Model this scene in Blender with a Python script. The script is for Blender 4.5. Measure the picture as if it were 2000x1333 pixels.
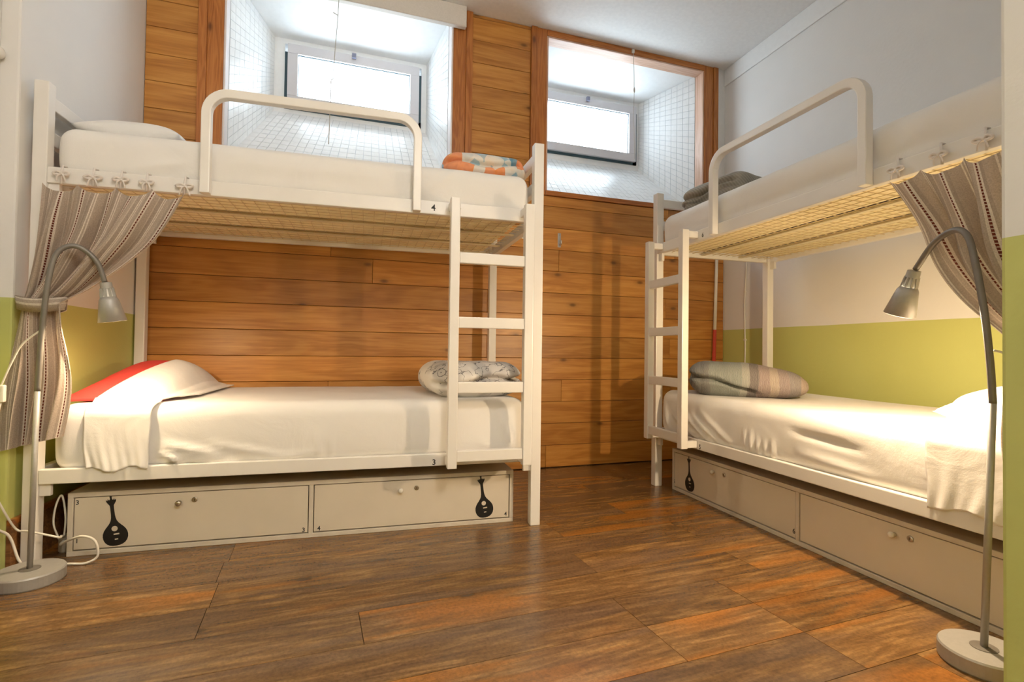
import bpy, bmesh, math, random
import numpy as np
from mathutils import Matrix, Vector

scene = bpy.context.scene
for o in list(bpy.data.objects):
    bpy.data.objects.remove(o, do_unlink=True)
COL = scene.collection
random.seed(7)

# ------------------------------------------------------------------ camera
FPX = 1007.6
cam_d = bpy.data.cameras.new('camera')
cam = bpy.data.objects.new('camera', cam_d)
COL.objects.link(cam)
cam_d.sensor_width = 36.0
cam_d.lens = FPX * 36.0 / 2000.0
cam_d.clip_start = 0.02
F_ = Vector((0.32032926, 0.94713404, 0.01806318))
R_ = Vector((0.94713024, -0.32057909, 0.01316685))
U_ = Vector((-0.01826145, -0.01289045, 0.99975015))
cam.matrix_world = Matrix(((R_.x, U_.x, -F_.x, 0), (R_.y, U_.y, -F_.y, 0), (R_.z, U_.z, -F_.z, 0.81835), (0, 0, 0, 1)))
scene.camera = cam

# ------------------------------------------------------------------ world, exposure, light levels
world = bpy.data.worlds.new('world')
scene.world = world
world.use_nodes = True
world.node_tree.nodes['Background'].inputs[0].default_value = (0.8, 0.9, 1.0, 1)
world.node_tree.nodes['Background'].inputs[1].default_value = 0.6
vs = scene.view_settings
vs.view_transform = 'Standard'
vs.look = 'None'
vs.gamma = 1.0
vs.use_curve_mapping = False
vs.exposure = 0.77
scene.cycles.max_bounces = 9
scene.cycles.diffuse_bounces = 6
scene.cycles.caustics_reflective = False
scene.cycles.caustics_refractive = False
LAMP_W = 30.0          # reading lamp by the right bunk
LAMP_W_LEFT = 14.0     # reading lamp by the left bunk
LAMP_COL = (1.0, 0.74, 0.46)
FILL_W = 52.0         # added fill lamp, unseen behind the camera
FILL_COL = (1.0, 0.91, 0.80)
PANE_E = 7.0          # daylight through the frosted panes
PANE_COL = (0.74, 0.89, 1.0)

# ------------------------------------------------------------------ dimensions
YW = 3.336            # face of the plank wall
CEIL = 3.078
GREEN = 1.0
BL = 2.0              # bed length
P = 0.047             # post section
LO = (-1.08308, 2.36589); LA = -3.0547      # left bunk: front left foot, turn
RO = (1.85226, 2.75834); RA = -2.2007       # right bunk: far front foot, turn
LD, RD = 0.955, 0.88
TOP = 1.802
UT, UB, LT, LB = 1.482, 1.4217, 0.354, 0.2995

def left_wall_x(y): return -1.04 + (y - YW) * 0.07
def right_wall_x(y): return 2.8466 + (y - 2.0) * 0.0371

# ------------------------------------------------------------------ node helpers
def new_mat(name):
    m = bpy.data.materials.new(name)
    m.use_nodes = True
    nt = m.node_tree
    b = nt.nodes['Principled BSDF']
    return m, nt, b

def N(nt, t, **kw):
    n = nt.nodes.new(t)
    for k, v in kw.items():
        if k.startswith('_'):
            setattr(n, k[1:], v)
        else:
            n.inputs[k].default_value = v
    return n

def ramp(nt, stops, interp='LINEAR'):
    r = nt.nodes.new('ShaderNodeValToRGB')
    r.color_ramp.interpolation = interp
    el = r.color_ramp.elements
    while len(el) < len(stops):
        el.new(0.5)
    for e, (p, c) in zip(el, stops):
        e.position = p
        e.color = (*c, 1) if len(c) == 3 else c
    return r

def mixc(nt, fac, a, b, mode='MIX'):
    m = nt.nodes.new('ShaderNodeMix')
    m.data_type = 'RGBA'
    m.blend_type = mode
    for sock, v in ((0, fac), (6, a), (7, b)):
        if hasattr(v, 'is_linked'):
            nt.links.new(v, m.inputs[sock])
        elif sock == 0:
            m.inputs[0].default_value = v
        else:
            m.inputs[sock].default_value = (*v, 1)
    return m.outputs[2]

def math_n(nt, op, a, b=None, clamp=False):
    m = nt.nodes.new('ShaderNodeMath')
    m.operation = op
    m.use_clamp = clamp
    for i, v in enumerate((a, b)):
        if v is None:
            continue
        if hasattr(v, 'is_linked'):
            nt.links.new(v, m.inputs[i])
        else:
            m.inputs[i].default_value = v
    return m.outputs[0]

def bump(nt, b, h, strength=0.2, dist=0.01):
    n = nt.nodes.new('ShaderNodeBump')
    n.inputs['Strength'].default_value = strength
    n.inputs['Distance'].default_value = dist
    nt.links.new(h, n.inputs['Height'])
    nt.links.new(n.outputs[0], b.inputs['Normal'])

def plain(name, col, rough=0.5, metal=0.0, noise=0.0, nscale=30, bumps=0.0, spec=0.5):
    m, nt, b = new_mat(name)
    b.inputs['Roughness'].default_value = rough
    b.inputs['Metallic'].default_value = metal
    b.inputs['Specular IOR Level'].default_value = spec
    tc = N(nt, 'ShaderNodeTexCoord')
    nz = N(nt, 'ShaderNodeTexNoise', Scale=nscale, Detail=4.0)
    nt.links.new(tc.outputs['Object'], nz.inputs['Vector'])
    lo = tuple(c * (1 - noise) for c in col)
    hi = tuple(min(1, c * (1 + noise)) for c in col)
    r = ramp(nt, [(0.3, lo), (0.7, hi)])
    nt.links.new(nz.outputs['Fac'], r.inputs[0])
    nt.links.new(r.outputs[0], b.inputs['Base Color'])
    if bumps:
        bump(nt, b, nz.outputs['Fac'], bumps, 0.005)
    return m

def wood(name, dark, mid, light, grain_scale=(1.6, 16, 16), rough=0.35, var=0.25, knots=True, streak=None, bumpy=0.12, coat=0.0, ringf=0.2, fine=(3, 9), ringn=42.0, speck=False):
    """Grain runs along the local X axis of each piece; each piece draws its own offset and tone."""
    m, nt, b = new_mat(name)
    L = nt.links.new
    tc = N(nt, 'ShaderNodeTexCoord')
    oi = N(nt, 'ShaderNodeObjectInfo')
    off = N(nt, 'ShaderNodeCombineXYZ')
    L(math_n(nt, 'MULTIPLY', oi.outputs['Random'], 37.0), off.inputs[0])
    L(math_n(nt, 'MULTIPLY', oi.outputs['Random'], 91.0), off.inputs[1])
    L(math_n(nt, 'MULTIPLY', oi.outputs['Random'], 53.0), off.inputs[2])
    add = N(nt, 'ShaderNodeVectorMath', _operation='ADD')
    L(tc.outputs['Object'], add.inputs[0]); L(off.outputs[0], add.inputs[1])
    mp = N(nt, 'ShaderNodeMapping')
    mp.inputs['Scale'].default_value = grain_scale
    L(add.outputs[0], mp.inputs['Vector'])
    n1 = N(nt, 'ShaderNodeTexNoise', Scale=1.0, Detail=3.0, Roughness=0.55, Distortion=0.9)
    L(mp.outputs[0], n1.inputs['Vector'])
    # rings: sine of the slow noise gives the flame figure of flat sawn boards
    rings = math_n(nt, 'SINE', math_n(nt, 'MULTIPLY', n1.outputs['Fac'], ringn))
    rings = math_n(nt, 'ADD', math_n(nt, 'MULTIPLY', rings, 0.5), 0.5)
    mp2 = N(nt, 'ShaderNodeMapping')
    mp2.inputs['Scale'].default_value = (grain_scale[0] * fine[0], grain_scale[1] * fine[1], grain_scale[2] * fine[1])
    L(add.outputs[0], mp2.inputs['Vector'])
    n2 = N(nt, 'ShaderNodeTexNoise', Scale=1.0, Detail=5.0, Roughness=0.65)
    L(mp2.outputs[0], n2.inputs['Vector'])
    f = math_n(nt, 'ADD', math_n(nt, 'MULTIPLY', rings, ringf), math_n(nt, 'MULTIPLY', n2.outputs['Fac'], 1.0 - ringf))
    cr = ramp(nt, [(0.25, dark), (0.5, mid), (0.75, light)])
    L(f, cr.inputs[0])
    col = cr.outputs[0]
    if streak:
        mp3 = N(nt, 'ShaderNodeMapping')
        mp3.inputs['Scale'].default_value = (1.3, 8.0, 8.0)
        L(add.outputs[0], mp3.inputs['Vector'])
        n3 = N(nt, 'ShaderNodeTexNoise', Scale=1.0, Detail=2.0, Roughness=0.5, Distortion=0.4)
        L(mp3.outputs[0], n3.inputs['Vector'])
        n3o = math_n(nt, 'ADD', n3.outputs['Fac'], math_n(nt, 'MULTIPLY', math_n(nt, 'SUBTRACT', math_n(nt, 'FRACT', math_n(nt, 'MULTIPLY', oi.outputs['Random'], 7.91)), 0.5), 0.24))
        sr = ramp(nt, [(0.55, (0, 0, 0)), (0.68, (1, 1, 1))])
        L(n3o, sr.inputs[0])
        col = mixc(nt, math_n(nt, 'MULTIPLY', sr.outputs[0], 0.85), col, mixc(nt, 0.75, streak, col, 'MIX') if False else mixc(nt, f, tuple(c * 0.55 for c in streak), streak))
        gr = ramp(nt, [(0.33, (1, 1, 1)), (0.46, (0, 0, 0))])
        L(n3o, gr.inputs[0])
        col = mixc(nt, math_n(nt, 'MULTIPLY', gr.outputs[0], 0.7), col, mixc(nt, f, (0.06, 0.036, 0.020), (0.20, 0.115, 0.060)))
    if knots:
        sk = N(nt, 'ShaderNodeSeparateXYZ'); L(add.outputs[0], sk.inputs[0])
        ck = N(nt, 'ShaderNodeCombineXYZ')
        L(math_n(nt, 'MULTIPLY', sk.outputs[0], 1.25), ck.inputs[0])
        L(math_n(nt, 'MULTIPLY', math_n(nt, 'ADD', sk.outputs[1], sk.outputs[2]), 2.7), ck.inputs[1])
        vo = N(nt, 'ShaderNodeTexVoronoi', Scale=1.0)
        vo.voronoi_dimensions = '2D'
        L(ck.outputs[0], vo.inputs['Vector'])
        kr = ramp(nt, [(0.010, (1, 1, 1)), (0.024, (0.75, 0.75, 0.75)), (0.040, (0.25, 0.25, 0.25)), (0.085, (0, 0, 0))])
        L(vo.outputs['Distance'], kr.inputs[0])
        col = mixc(nt, math_n(nt, 'MULTIPLY', kr.outputs[0], 0.8), col, tuple(c * 0.28 for c in dark))
    if speck:
        sp = N(nt, 'ShaderNodeTexNoise', Scale=95.0, Detail=4.0, Roughness=0.7)
        L(add.outputs[0], sp.inputs['Vector'])
        spr = ramp(nt, [(0.3, (0.72, 0.72, 0.72)), (0.5, (1.0, 1.0, 1.0)), (0.72, (1.25, 1.22, 1.18))])
        L(sp.outputs['Fac'], spr.inputs[0])
        col = mixc(nt, 1.0, col, spr.outputs[0], 'MULTIPLY')
    # tone of the single piece
    tone = ramp(nt, [(0.0, (1 - var,) * 3), (1.0, (1 + var * 0.7,) * 3)])
    rnd2 = math_n(nt, 'FRACT', math_n(nt, 'MULTIPLY', oi.outputs['Random'], 17.37))
    L(rnd2, tone.inputs[0])
    col = mixc(nt, 1.0, col, tone.outputs[0], 'MULTIPLY')
    L(col, b.inputs['Base Color'])
    b.inputs['Roughness'].default_value = rough
    if coat:
        b.inputs['Coat Weight'].default_value = coat
        b.inputs['Coat Roughness'].default_value = 0.25
    bump(nt, b, f, bumpy, 0.004)
    return m

def wall_paint(name, green_z=GREEN):
    """White plaster, green emulsion up to the painted line."""
    m, nt, b = new_mat(name)
    L = nt.links.new
    g = N(nt, 'ShaderNodeNewGeometry')
    s = N(nt, 'ShaderNodeSeparateXYZ')
    L(g.outputs['Position'], s.inputs[0])
    nz = N(nt, 'ShaderNodeTexNoise', Scale=60.0, Detail=4.0)
    L(g.outputs['Position'], nz.inputs['Vector'])
    n2 = N(nt, 'ShaderNodeTexNoise', Scale=3.0, Detail=3.0)
    L(g.outputs['Position'], n2.inputs['Vector'])
    wob = math_n(nt, 'MULTIPLY', math_n(nt, 'SUBTRACT', n2.outputs['Fac'], 0.5), 0.006)
    lt = math_n(nt, 'LESS_THAN', math_n(nt, 'ADD', s.outputs[2], wob), green_z)
    col = mixc(nt, lt, mixc(nt, n2.outputs['Fac'], (0.72, 0.71, 0.69), (0.80, 0.79, 0.77)), mixc(nt, n2.outputs['Fac'], (0.51, 0.535, 0.17), (0.57, 0.59, 0.20)))
    L(col, b.inputs['Base Color'])
    b.inputs['Roughness'].default_value = 0.6
    bump(nt, b, nz.outputs['Fac'], 0.18, 0.004)
    return m

def fabric(name, col, rough=0.85, weave=350, crease=0.25, cscale=5.0, col2=None):
    m, nt, b = new_mat(name)
    L = nt.links.new
    tc = N(nt, 'ShaderNodeTexCoord')
    nz = N(nt, 'ShaderNodeTexNoise', Scale=cscale, Detail=5.0, Roughness=0.5, Distortion=0.8)
    L(tc.outputs['Object'], nz.inputs['Vector'])
    wv = N(nt, 'ShaderNodeTexNoise', Scale=float(weave), Detail=2.0)
    L(tc.outputs['Object'], wv.inputs['Vector'])
    c = mixc(nt, nz.outputs['Fac'], tuple(x * 0.96 for x in col), col2 or tuple(min(1, x * 1.03) for x in col))
    L(c, b.inputs['Base Color'])
    b.inputs['Roughness'].default_value = rough
    b.inputs['Specular IOR Level'].default_value = 0.15
    h = math_n(nt, 'ADD', nz.outputs['Fac'], math_n(nt, 'MULTIPLY', wv.outputs['Fac'], 0.05))
    bump(nt, b, h, crease, 0.02)
    return m

M = {}
M['paint'] = wall_paint('wall_paint')
M['paint_left'] = wall_paint('wall_paint_left', 0.985)
M['ceiling'] = plain('ceiling_plaster', (0.84, 0.84, 0.83), 0.7, noise=0.03, nscale=40, bumps=0.05)
M['cornice'] = plain('cornice_white', (0.80, 0.80, 0.79), 0.6, noise=0.02)
M['wallwood'] = wood('pine_wall_boards', (0.37, 0.140, 0.024), (0.51, 0.222, 0.045), (0.62, 0.305, 0.072), (0.9, 7, 7), 0.36, 0.17, ringf=0.20, ringn=26.0)
M['trimwood'] = wood('pine_trim', (0.30, 0.088, 0.016), (0.44, 0.155, 0.032), (0.55, 0.22, 0.055), (1.2, 14, 14), 0.36, 0.12)
M['floorwood'] = wood('floor_planks', (0.092, 0.046, 0.016), (0.180, 0.092, 0.030), (0.36, 0.205, 0.070), (1.6, 9, 9), 0.27, 0.20, streak=(0.42, 0.160, 0.024), bumpy=0.06, coat=0.15, ringf=0.12, fine=(2.6, 4.2), speck=True)
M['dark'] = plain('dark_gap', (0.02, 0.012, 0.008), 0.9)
M['baseboard'] = wood('baseboard_wood', (0.10, 0.04, 0.012), (0.22, 0.095, 0.03), (0.36, 0.18, 0.06), (1.2, 14, 14), 0.5, 0.1)
M['frame'] = plain('white_enamel', (0.80, 0.775, 0.735), 0.32, noise=0.02, nscale=8)
M['wire'] = plain('cream_wire', (0.68, 0.56, 0.34), 0.45, noise=0.03)
M['bar'] = plain('cream_bar', (0.80, 0.71, 0.50), 0.45)
M['under'] = plain('mattress_ticking', (0.95, 0.86, 0.61), 0.9, noise=0.04, nscale=60)
M['sheet'] = fabric('white_sheet', (0.82, 0.80, 0.77))
M['sheet2'] = fabric('white_top_sheet', (0.84, 0.82, 0.79), cscale=7)
M['coral'] = fabric('coral_pillowcase', (0.66, 0.070, 0.060), cscale=9, crease=0.3)
M['pillow'] = fabric('white_pillowcase', (0.81, 0.80, 0.78), cscale=9, crease=0.35)
M['locker'] = plain('cream_laminate', (0.70, 0.63, 0.52), 0.45, noise=0.03, nscale=6)
M['locker_edge'] = plain('cream_laminate_edge', (0.66, 0.60, 0.51), 0.5, noise=0.04, nscale=20)
M['black'] = plain('black_vinyl', (0.012, 0.012, 0.013), 0.4)
M['ink'] = plain('ink', (0.03, 0.03, 0.03), 0.6)
M['chrome'] = plain('worn_chrome', (0.55, 0.50, 0.42), 0.3, metal=1.0, noise=0.2)
M['lampmetal'] = plain('silver_paint', (0.40, 0.39, 0.37), 0.42, metal=0.25, noise=0.04, nscale=80)
M['neck'] = plain('grey_gooseneck', (0.20, 0.185, 0.165), 0.45, metal=0.3, noise=0.05)
M['shade_in'] = plain('shade_reflector', (0.85, 0.83, 0.78), 0.3)
M['plastic'] = plain('white_plastic', (0.76, 0.73, 0.66), 0.4, noise=0.02)
M['red'] = plain('red_plastic', (0.55, 0.06, 0.03), 0.4)
M['pvc'] = plain('window_pvc', (0.64, 0.63, 0.66), 0.35, noise=0.01)
M['jamb1'] = plain('painted_jamb', (0.76, 0.70, 0.69), 0.5, noise=0.05, nscale=10)
M['jamb2'] = wood('bleached_pine_jamb', (0.48, 0.27, 0.17), (0.60, 0.38, 0.27), (0.68, 0.47, 0.36), (1.2, 14, 14), 0.4, 0.05, knots=False)
M['gasket'] = plain('window_gasket', (0.035, 0.075, 0.095), 0.6)
M['tile'] = plain('white_mosaic', (0.84, 0.86, 0.87), 0.25, noise=0.03, nscale=25)
M['grout'] = plain('grey_grout', (0.46, 0.52, 0.58), 0.8, noise=0.05)
M['plaster'] = plain('recess_plaster', (0.86, 0.88, 0.89), 0.6, noise=0.02)
M['blind'] = plain('blind_fabric', (0.70, 0.66, 0.61), 0.8, noise=0.04, nscale=120)
M['metal'] = plain('hook_metal', (0.60, 0.58, 0.54), 0.35, metal=0.9)
M['cord'] = plain('beige_cord', (0.50, 0.47, 0.42), 0.7)

def emit(name, col, e):
    m, nt, b = new_mat(name)
    b.inputs['Base Color'].default_value = (0.8, 0.8, 0.8, 1)
    b.inputs['Emission Color'].default_value = (*col, 1)
    b.inputs['Emission Strength'].default_value = e
    b.inputs['Roughness'].default_value = 0.3
    return m
M['pane'] = emit('frosted_daylight_pane', PANE_COL, PANE_E)
M['bulb'] = emit('lamp_bulb', (1.0, 0.85, 0.62), 30.0)
M['fill_glow'] = emit('fill_lamp_glass', FILL_COL, 4.0)

def curtain_mat():
    m, nt, b = new_mat('striped_curtain')
    L = nt.links.new
    uv = N(nt, 'ShaderNodeUVMap'); uv.uv_map = 'UVMap'
    s = N(nt, 'ShaderNodeSeparateXYZ'); L(uv.outputs[0], s.inputs[0])
    k = math_n(nt, 'FRACT', math_n(nt, 'MULTIPLY', s.outputs[0], 7.0))
    base = (0.50, 0.42, 0.35); cream = (0.76, 0.69, 0.61); mid = (0.60, 0.52, 0.44); red = (0.15, 0.028, 0.014); grey = (0.42, 0.35, 0.29)
    r = ramp(nt, [(0.0, base), (0.13, mid), (0.17, grey), (0.33, cream), (0.37, base), (0.42, cream), (0.455, base), (0.70, grey), (0.79, cream), (0.845, red), (0.895, cream), (0.95, base)], 'CONSTANT')
    L(k, r.inputs[0])
    # dashed dark thread
    dash = math_n(nt, 'FRACT', math_n(nt, 'MULTIPLY', s.outputs[1], 85.0))
    dmask = math_n(nt, 'LESS_THAN', dash, 0.28)
    inred = math_n(nt, 'MULTIPLY', math_n(nt, 'GREATER_THAN', k, 0.845), math_n(nt, 'LESS_THAN', k, 0.895))
    col = mixc(nt, math_n(nt, 'MULTIPLY', dmask, inred), r.outputs[0], (0.62, 0.54, 0.46))
    tc = N(nt, 'ShaderNodeTexCoord')
    nz = N(nt, 'ShaderNodeTexNoise', Scale=260.0, Detail=3.0); L(tc.outputs['Object'], nz.inputs['Vector'])
    tone = ramp(nt, [(0.3, (0.82, 0.82, 0.82)), (0.7, (1.1, 1.1, 1.1))]); L(nz.outputs['Fac'], tone.inputs[0])
    col = mixc(nt, 1.0, col, tone.outputs[0], 'MULTIPLY')
    b.inputs['Roughness'].default_value = 0.9
    L(col, b.inputs['Base Color'])
    # light comes a little through the weave
    tr = N(nt, 'ShaderNodeBsdfTranslucent'); L(col, tr.inputs['Color'])
    mx = N(nt, 'ShaderNodeMixShader'); mx.inputs[0].default_value = 0.22
    L(b.outputs[0], mx.inputs[1]); L(tr.outputs[0], mx.inputs[2])
    L(mx.outputs[0], nt.nodes['Material Output'].inputs['Surface'])
    bump(nt, b, nz.outputs['Fac'], 0.15, 0.004)
    return m
M['curtain'] = curtain_mat()

def duvet_ornament():
    m, nt, b = new_mat('ornament_duvet'); L = nt.links.new
    tc = N(nt, 'ShaderNodeTexCoord')
    vo = N(nt, 'ShaderNodeTexVoronoi', Scale=7.5); L(tc.outputs['Object'], vo.inputs['Vector'])
    nz = N(nt, 'ShaderNodeTexNoise', Scale=16.0, Detail=4.0); L(tc.outputs['Object'], nz.inputs['Vector'])
    n2 = N(nt, 'ShaderNodeTexNoise', Scale=5.0, Detail=2.0); L(tc.outputs['Object'], n2.inputs['Vector'])
    d = math_n(nt, 'ADD', vo.outputs['Distance'], math_n(nt, 'MULTIPLY', nz.outputs['Fac'], 0.22))
    rg = math_n(nt, 'GREATER_THAN', math_n(nt, 'SINE', math_n(nt, 'MULTIPLY', d, 70.0)), 0.80)
    rg = math_n(nt, 'MULTIPLY', rg, math_n(nt, 'LESS_THAN', d, 0.36))
    sc = math_n(nt, 'LESS_THAN', math_n(nt, 'ABSOLUTE', math_n(nt, 'SUBTRACT', nz.outputs['Fac'], 0.5)), 0.011)
    line = math_n(nt, 'MAXIMUM', rg, sc)
    mask = math_n(nt, 'GREATER_THAN', n2.outputs['Fac'], 0.44)
    field = ramp(nt, [(0.42, (0.78, 0.75, 0.70)), (0.50, (0.55, 0.53, 0.51))], 'LINEAR'); L(n2.outputs['Fac'], field.inputs[0])
    col = mixc(nt, math_n(nt, 'MULTIPLY', math_n(nt, 'MULTIPLY', line, mask), 0.85), field.outputs[0], (0.05, 0.045, 0.06))
    L(col, b.inputs['Base Color']); b.inputs['Roughness'].default_value = 0.9
    bump(nt, b, nz.outputs['Fac'], 0.25, 0.015)
    return m

def duvet_watercolour():
    m, nt, b = new_mat('watercolour_duvet'); L = nt.links.new
    tc = N(nt, 'ShaderNodeTexCoord')
    nz = N(nt, 'ShaderNodeTexNoise', Scale=11.0, Detail=3.0, Distortion=1.2); L(tc.outputs['Object'], nz.inputs['Vector'])
    vo = N(nt, 'ShaderNodeTexVoronoi', Scale=19.0)
    mp = N(nt, 'ShaderNodeMapping'); mp.inputs['Scale'].default_value = (1.0, 0.6, 0.8); L(tc.outputs['Object'], mp.inputs[0]); L(mp.outputs[0], vo.inputs['Vector'])
    se = N(nt, 'ShaderNodeSeparateColor'); L(vo.outputs['Color'], se.inputs[0])
    cells = ramp(nt, [(0.0, (0.70, 0.66, 0.60)), (0.22, (0.80, 0.21, 0.02)), (0.48, (0.72, 0.66, 0.58)), (0.62, (0.08, 0.24, 0.36)), (0.72, (0.28, 0.45, 0.55)), (0.86, (0.78, 0.38, 0.12))], 'CONSTANT')
    L(se.outputs[0], cells.inputs[0])
    wash = ramp(nt, [(0.35, (0.25, 0.42, 0.50)), (0.5, (0.76, 0.73, 0.66)), (0.7, (0.80, 0.50, 0.28))]); L(nz.outputs['Fac'], wash.inputs[0])
    col = mixc(nt, 0.22, cells.outputs[0], wash.outputs[0])
    L(col, b.inputs['Base Color']); b.inputs['Roughness'].default_value = 0.9
    bump(nt, b, nz.outputs['Fac'], 0.3, 0.015)
    return m

def duvet_bands():
    m, nt, b = new_mat('banded_duvet'); L = nt.links.new
    tc = N(nt, 'ShaderNodeTexCoord')
    s = N(nt, 'ShaderNodeSeparateXYZ'); L(tc.outputs['Object'], s.inputs[0])
    nz = N(nt, 'ShaderNodeTexNoise', Scale=4.0, Detail=2.0); L(tc.outputs['Object'], nz.inputs['Vector'])
    x = math_n(nt, 'ADD', math_n(nt, 'MULTIPLY', s.outputs[0], 1.45), math_n(nt, 'ADD', math_n(nt, 'MULTIPLY', nz.outputs['Fac'], 0.10), 0.46))
    r = ramp(nt, [(0.0, (0.15, 0.155, 0.15)), (0.10, (0.23, 0.24, 0.23)), (0.17, (0.17, 0.17, 0.165)), (0.24, (0.20, 0.22, 0.20)), (0.46, (0.27, 0.27, 0.24)), (0.52, (0.13, 0.11, 0.105)), (0.59, (0.25, 0.19, 0.175)), (0.67, (0.33, 0.27, 0.22)), (0.73, (0.23, 0.18, 0.17)), (0.80, (0.19, 0.165, 0.16)), (0.88, (0.30, 0.23, 0.19)), (0.95, (0.50, 0.41, 0.27))], 'CONSTANT')
    L(x, r.inputs[0])
    wv = N(nt, 'ShaderNodeTexWave', Scale=42.0, Distortion=6.0, Detail=1.0); wv.inputs['Detail Scale'].default_value = 1.5
    L(tc.outputs['Object'], wv.inputs['Vector'])
    col = mixc(nt, math_n(nt, 'MULTIPLY', wv.outputs['Fac'], 0.16), r.outputs[0], (0.55, 0.53, 0.48))
    L(col, b.inputs['Base Color']); b.inputs['Roughness'].default_value = 0.9
    bump(nt, b, wv.outputs['Fac'], 0.3, 0.006)
    return m

def duvet_grey():
    m, nt, b = new_mat('grey_striped_duvet'); L = nt.links.new
    tc = N(nt, 'ShaderNodeTexCoord')
    wv = N(nt, 'ShaderNodeTexWave', Scale=30.0, Distortion=1.5); wv.bands_direction = 'DIAGONAL'; L(tc.outputs['Object'], wv.inputs['Vector'])
    nz = N(nt, 'ShaderNodeTexNoise', Scale=9.0, Detail=3.0); L(tc.outputs['Object'], nz.inputs['Vector'])
    c1 = ramp(nt, [(0.35, (0.21, 0.20, 0.17)), (0.65, (0.36, 0.33, 0.28))]); L(nz.outputs['Fac'], c1.inputs[0])
    col = mixc(nt, math_n(nt, 'MULTIPLY', wv.outputs['Fac'], 0.4), c1.outputs[0], (0.48, 0.45, 0.39))
    L(col, b.inputs['Base Color']); b.inputs['Roughness'].default_value = 0.9
    bump(nt, b, nz.outputs['Fac'], 0.4, 0.02)
    return m

# ------------------------------------------------------------------ object helpers
def finish(name, verts, faces, mat, parent=None, smooth=False, bevel=0.0, uvs=None, merge=0.0, seg=2):
    me = bpy.data.meshes.new(name)
    me.from_pydata([tuple(v) for v in verts], [], [tuple(f) for f in faces])
    if uvs is not None:
        lay = me.uv_layers.new(name='UVMap')
        vi = np.empty(len(me.loops), dtype=np.int32); me.loops.foreach_get('vertex_index', vi)
        lay.data.foreach_set('uv', np.asarray(uvs, dtype=np.float32)[vi].ravel())
    bm = bmesh.new(); bm.from_mesh(me)
    if merge:
        bmesh.ops.remove_doubles(bm, verts=bm.verts, dist=merge)
    bmesh.ops.recalc_face_normals(bm, faces=bm.faces)
    if bevel:
        ed = [e for e in bm.edges if len(e.link_faces) == 2 and e.calc_face_angle() > 0.6]
        bmesh.ops.bevel(bm, geom=ed, offset=bevel, segments=seg, affect='EDGES', profile=0.6)
    bm.to_mesh(me); bm.free()
    if smooth:
        me.shade_smooth()
    me.materials.append(M[mat] if isinstance(mat, str) else mat)
    o = bpy.data.objects.new(name, me)
    COL.objects.link(o)
    if parent is not None:
        o.parent = parent
    return o

def empty(name, loc, rotz=0.0):
    o = bpy.data.objects.new(name, None)
    o.empty_display_size = 0.1
    o.location = loc
    o.rotation_euler = (0, 0, math.radians(rotz))
    COL.objects.link(o)
    return o

def tag(o, label=None, cat=None, group=None, kind=None):
    if label: o['label'] = label
    if cat: o['category'] = cat
    if group: o['group'] = group
    if kind: o['kind'] = kind
    return o

ID = lambda u, v, z: (u, v, z)

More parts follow.
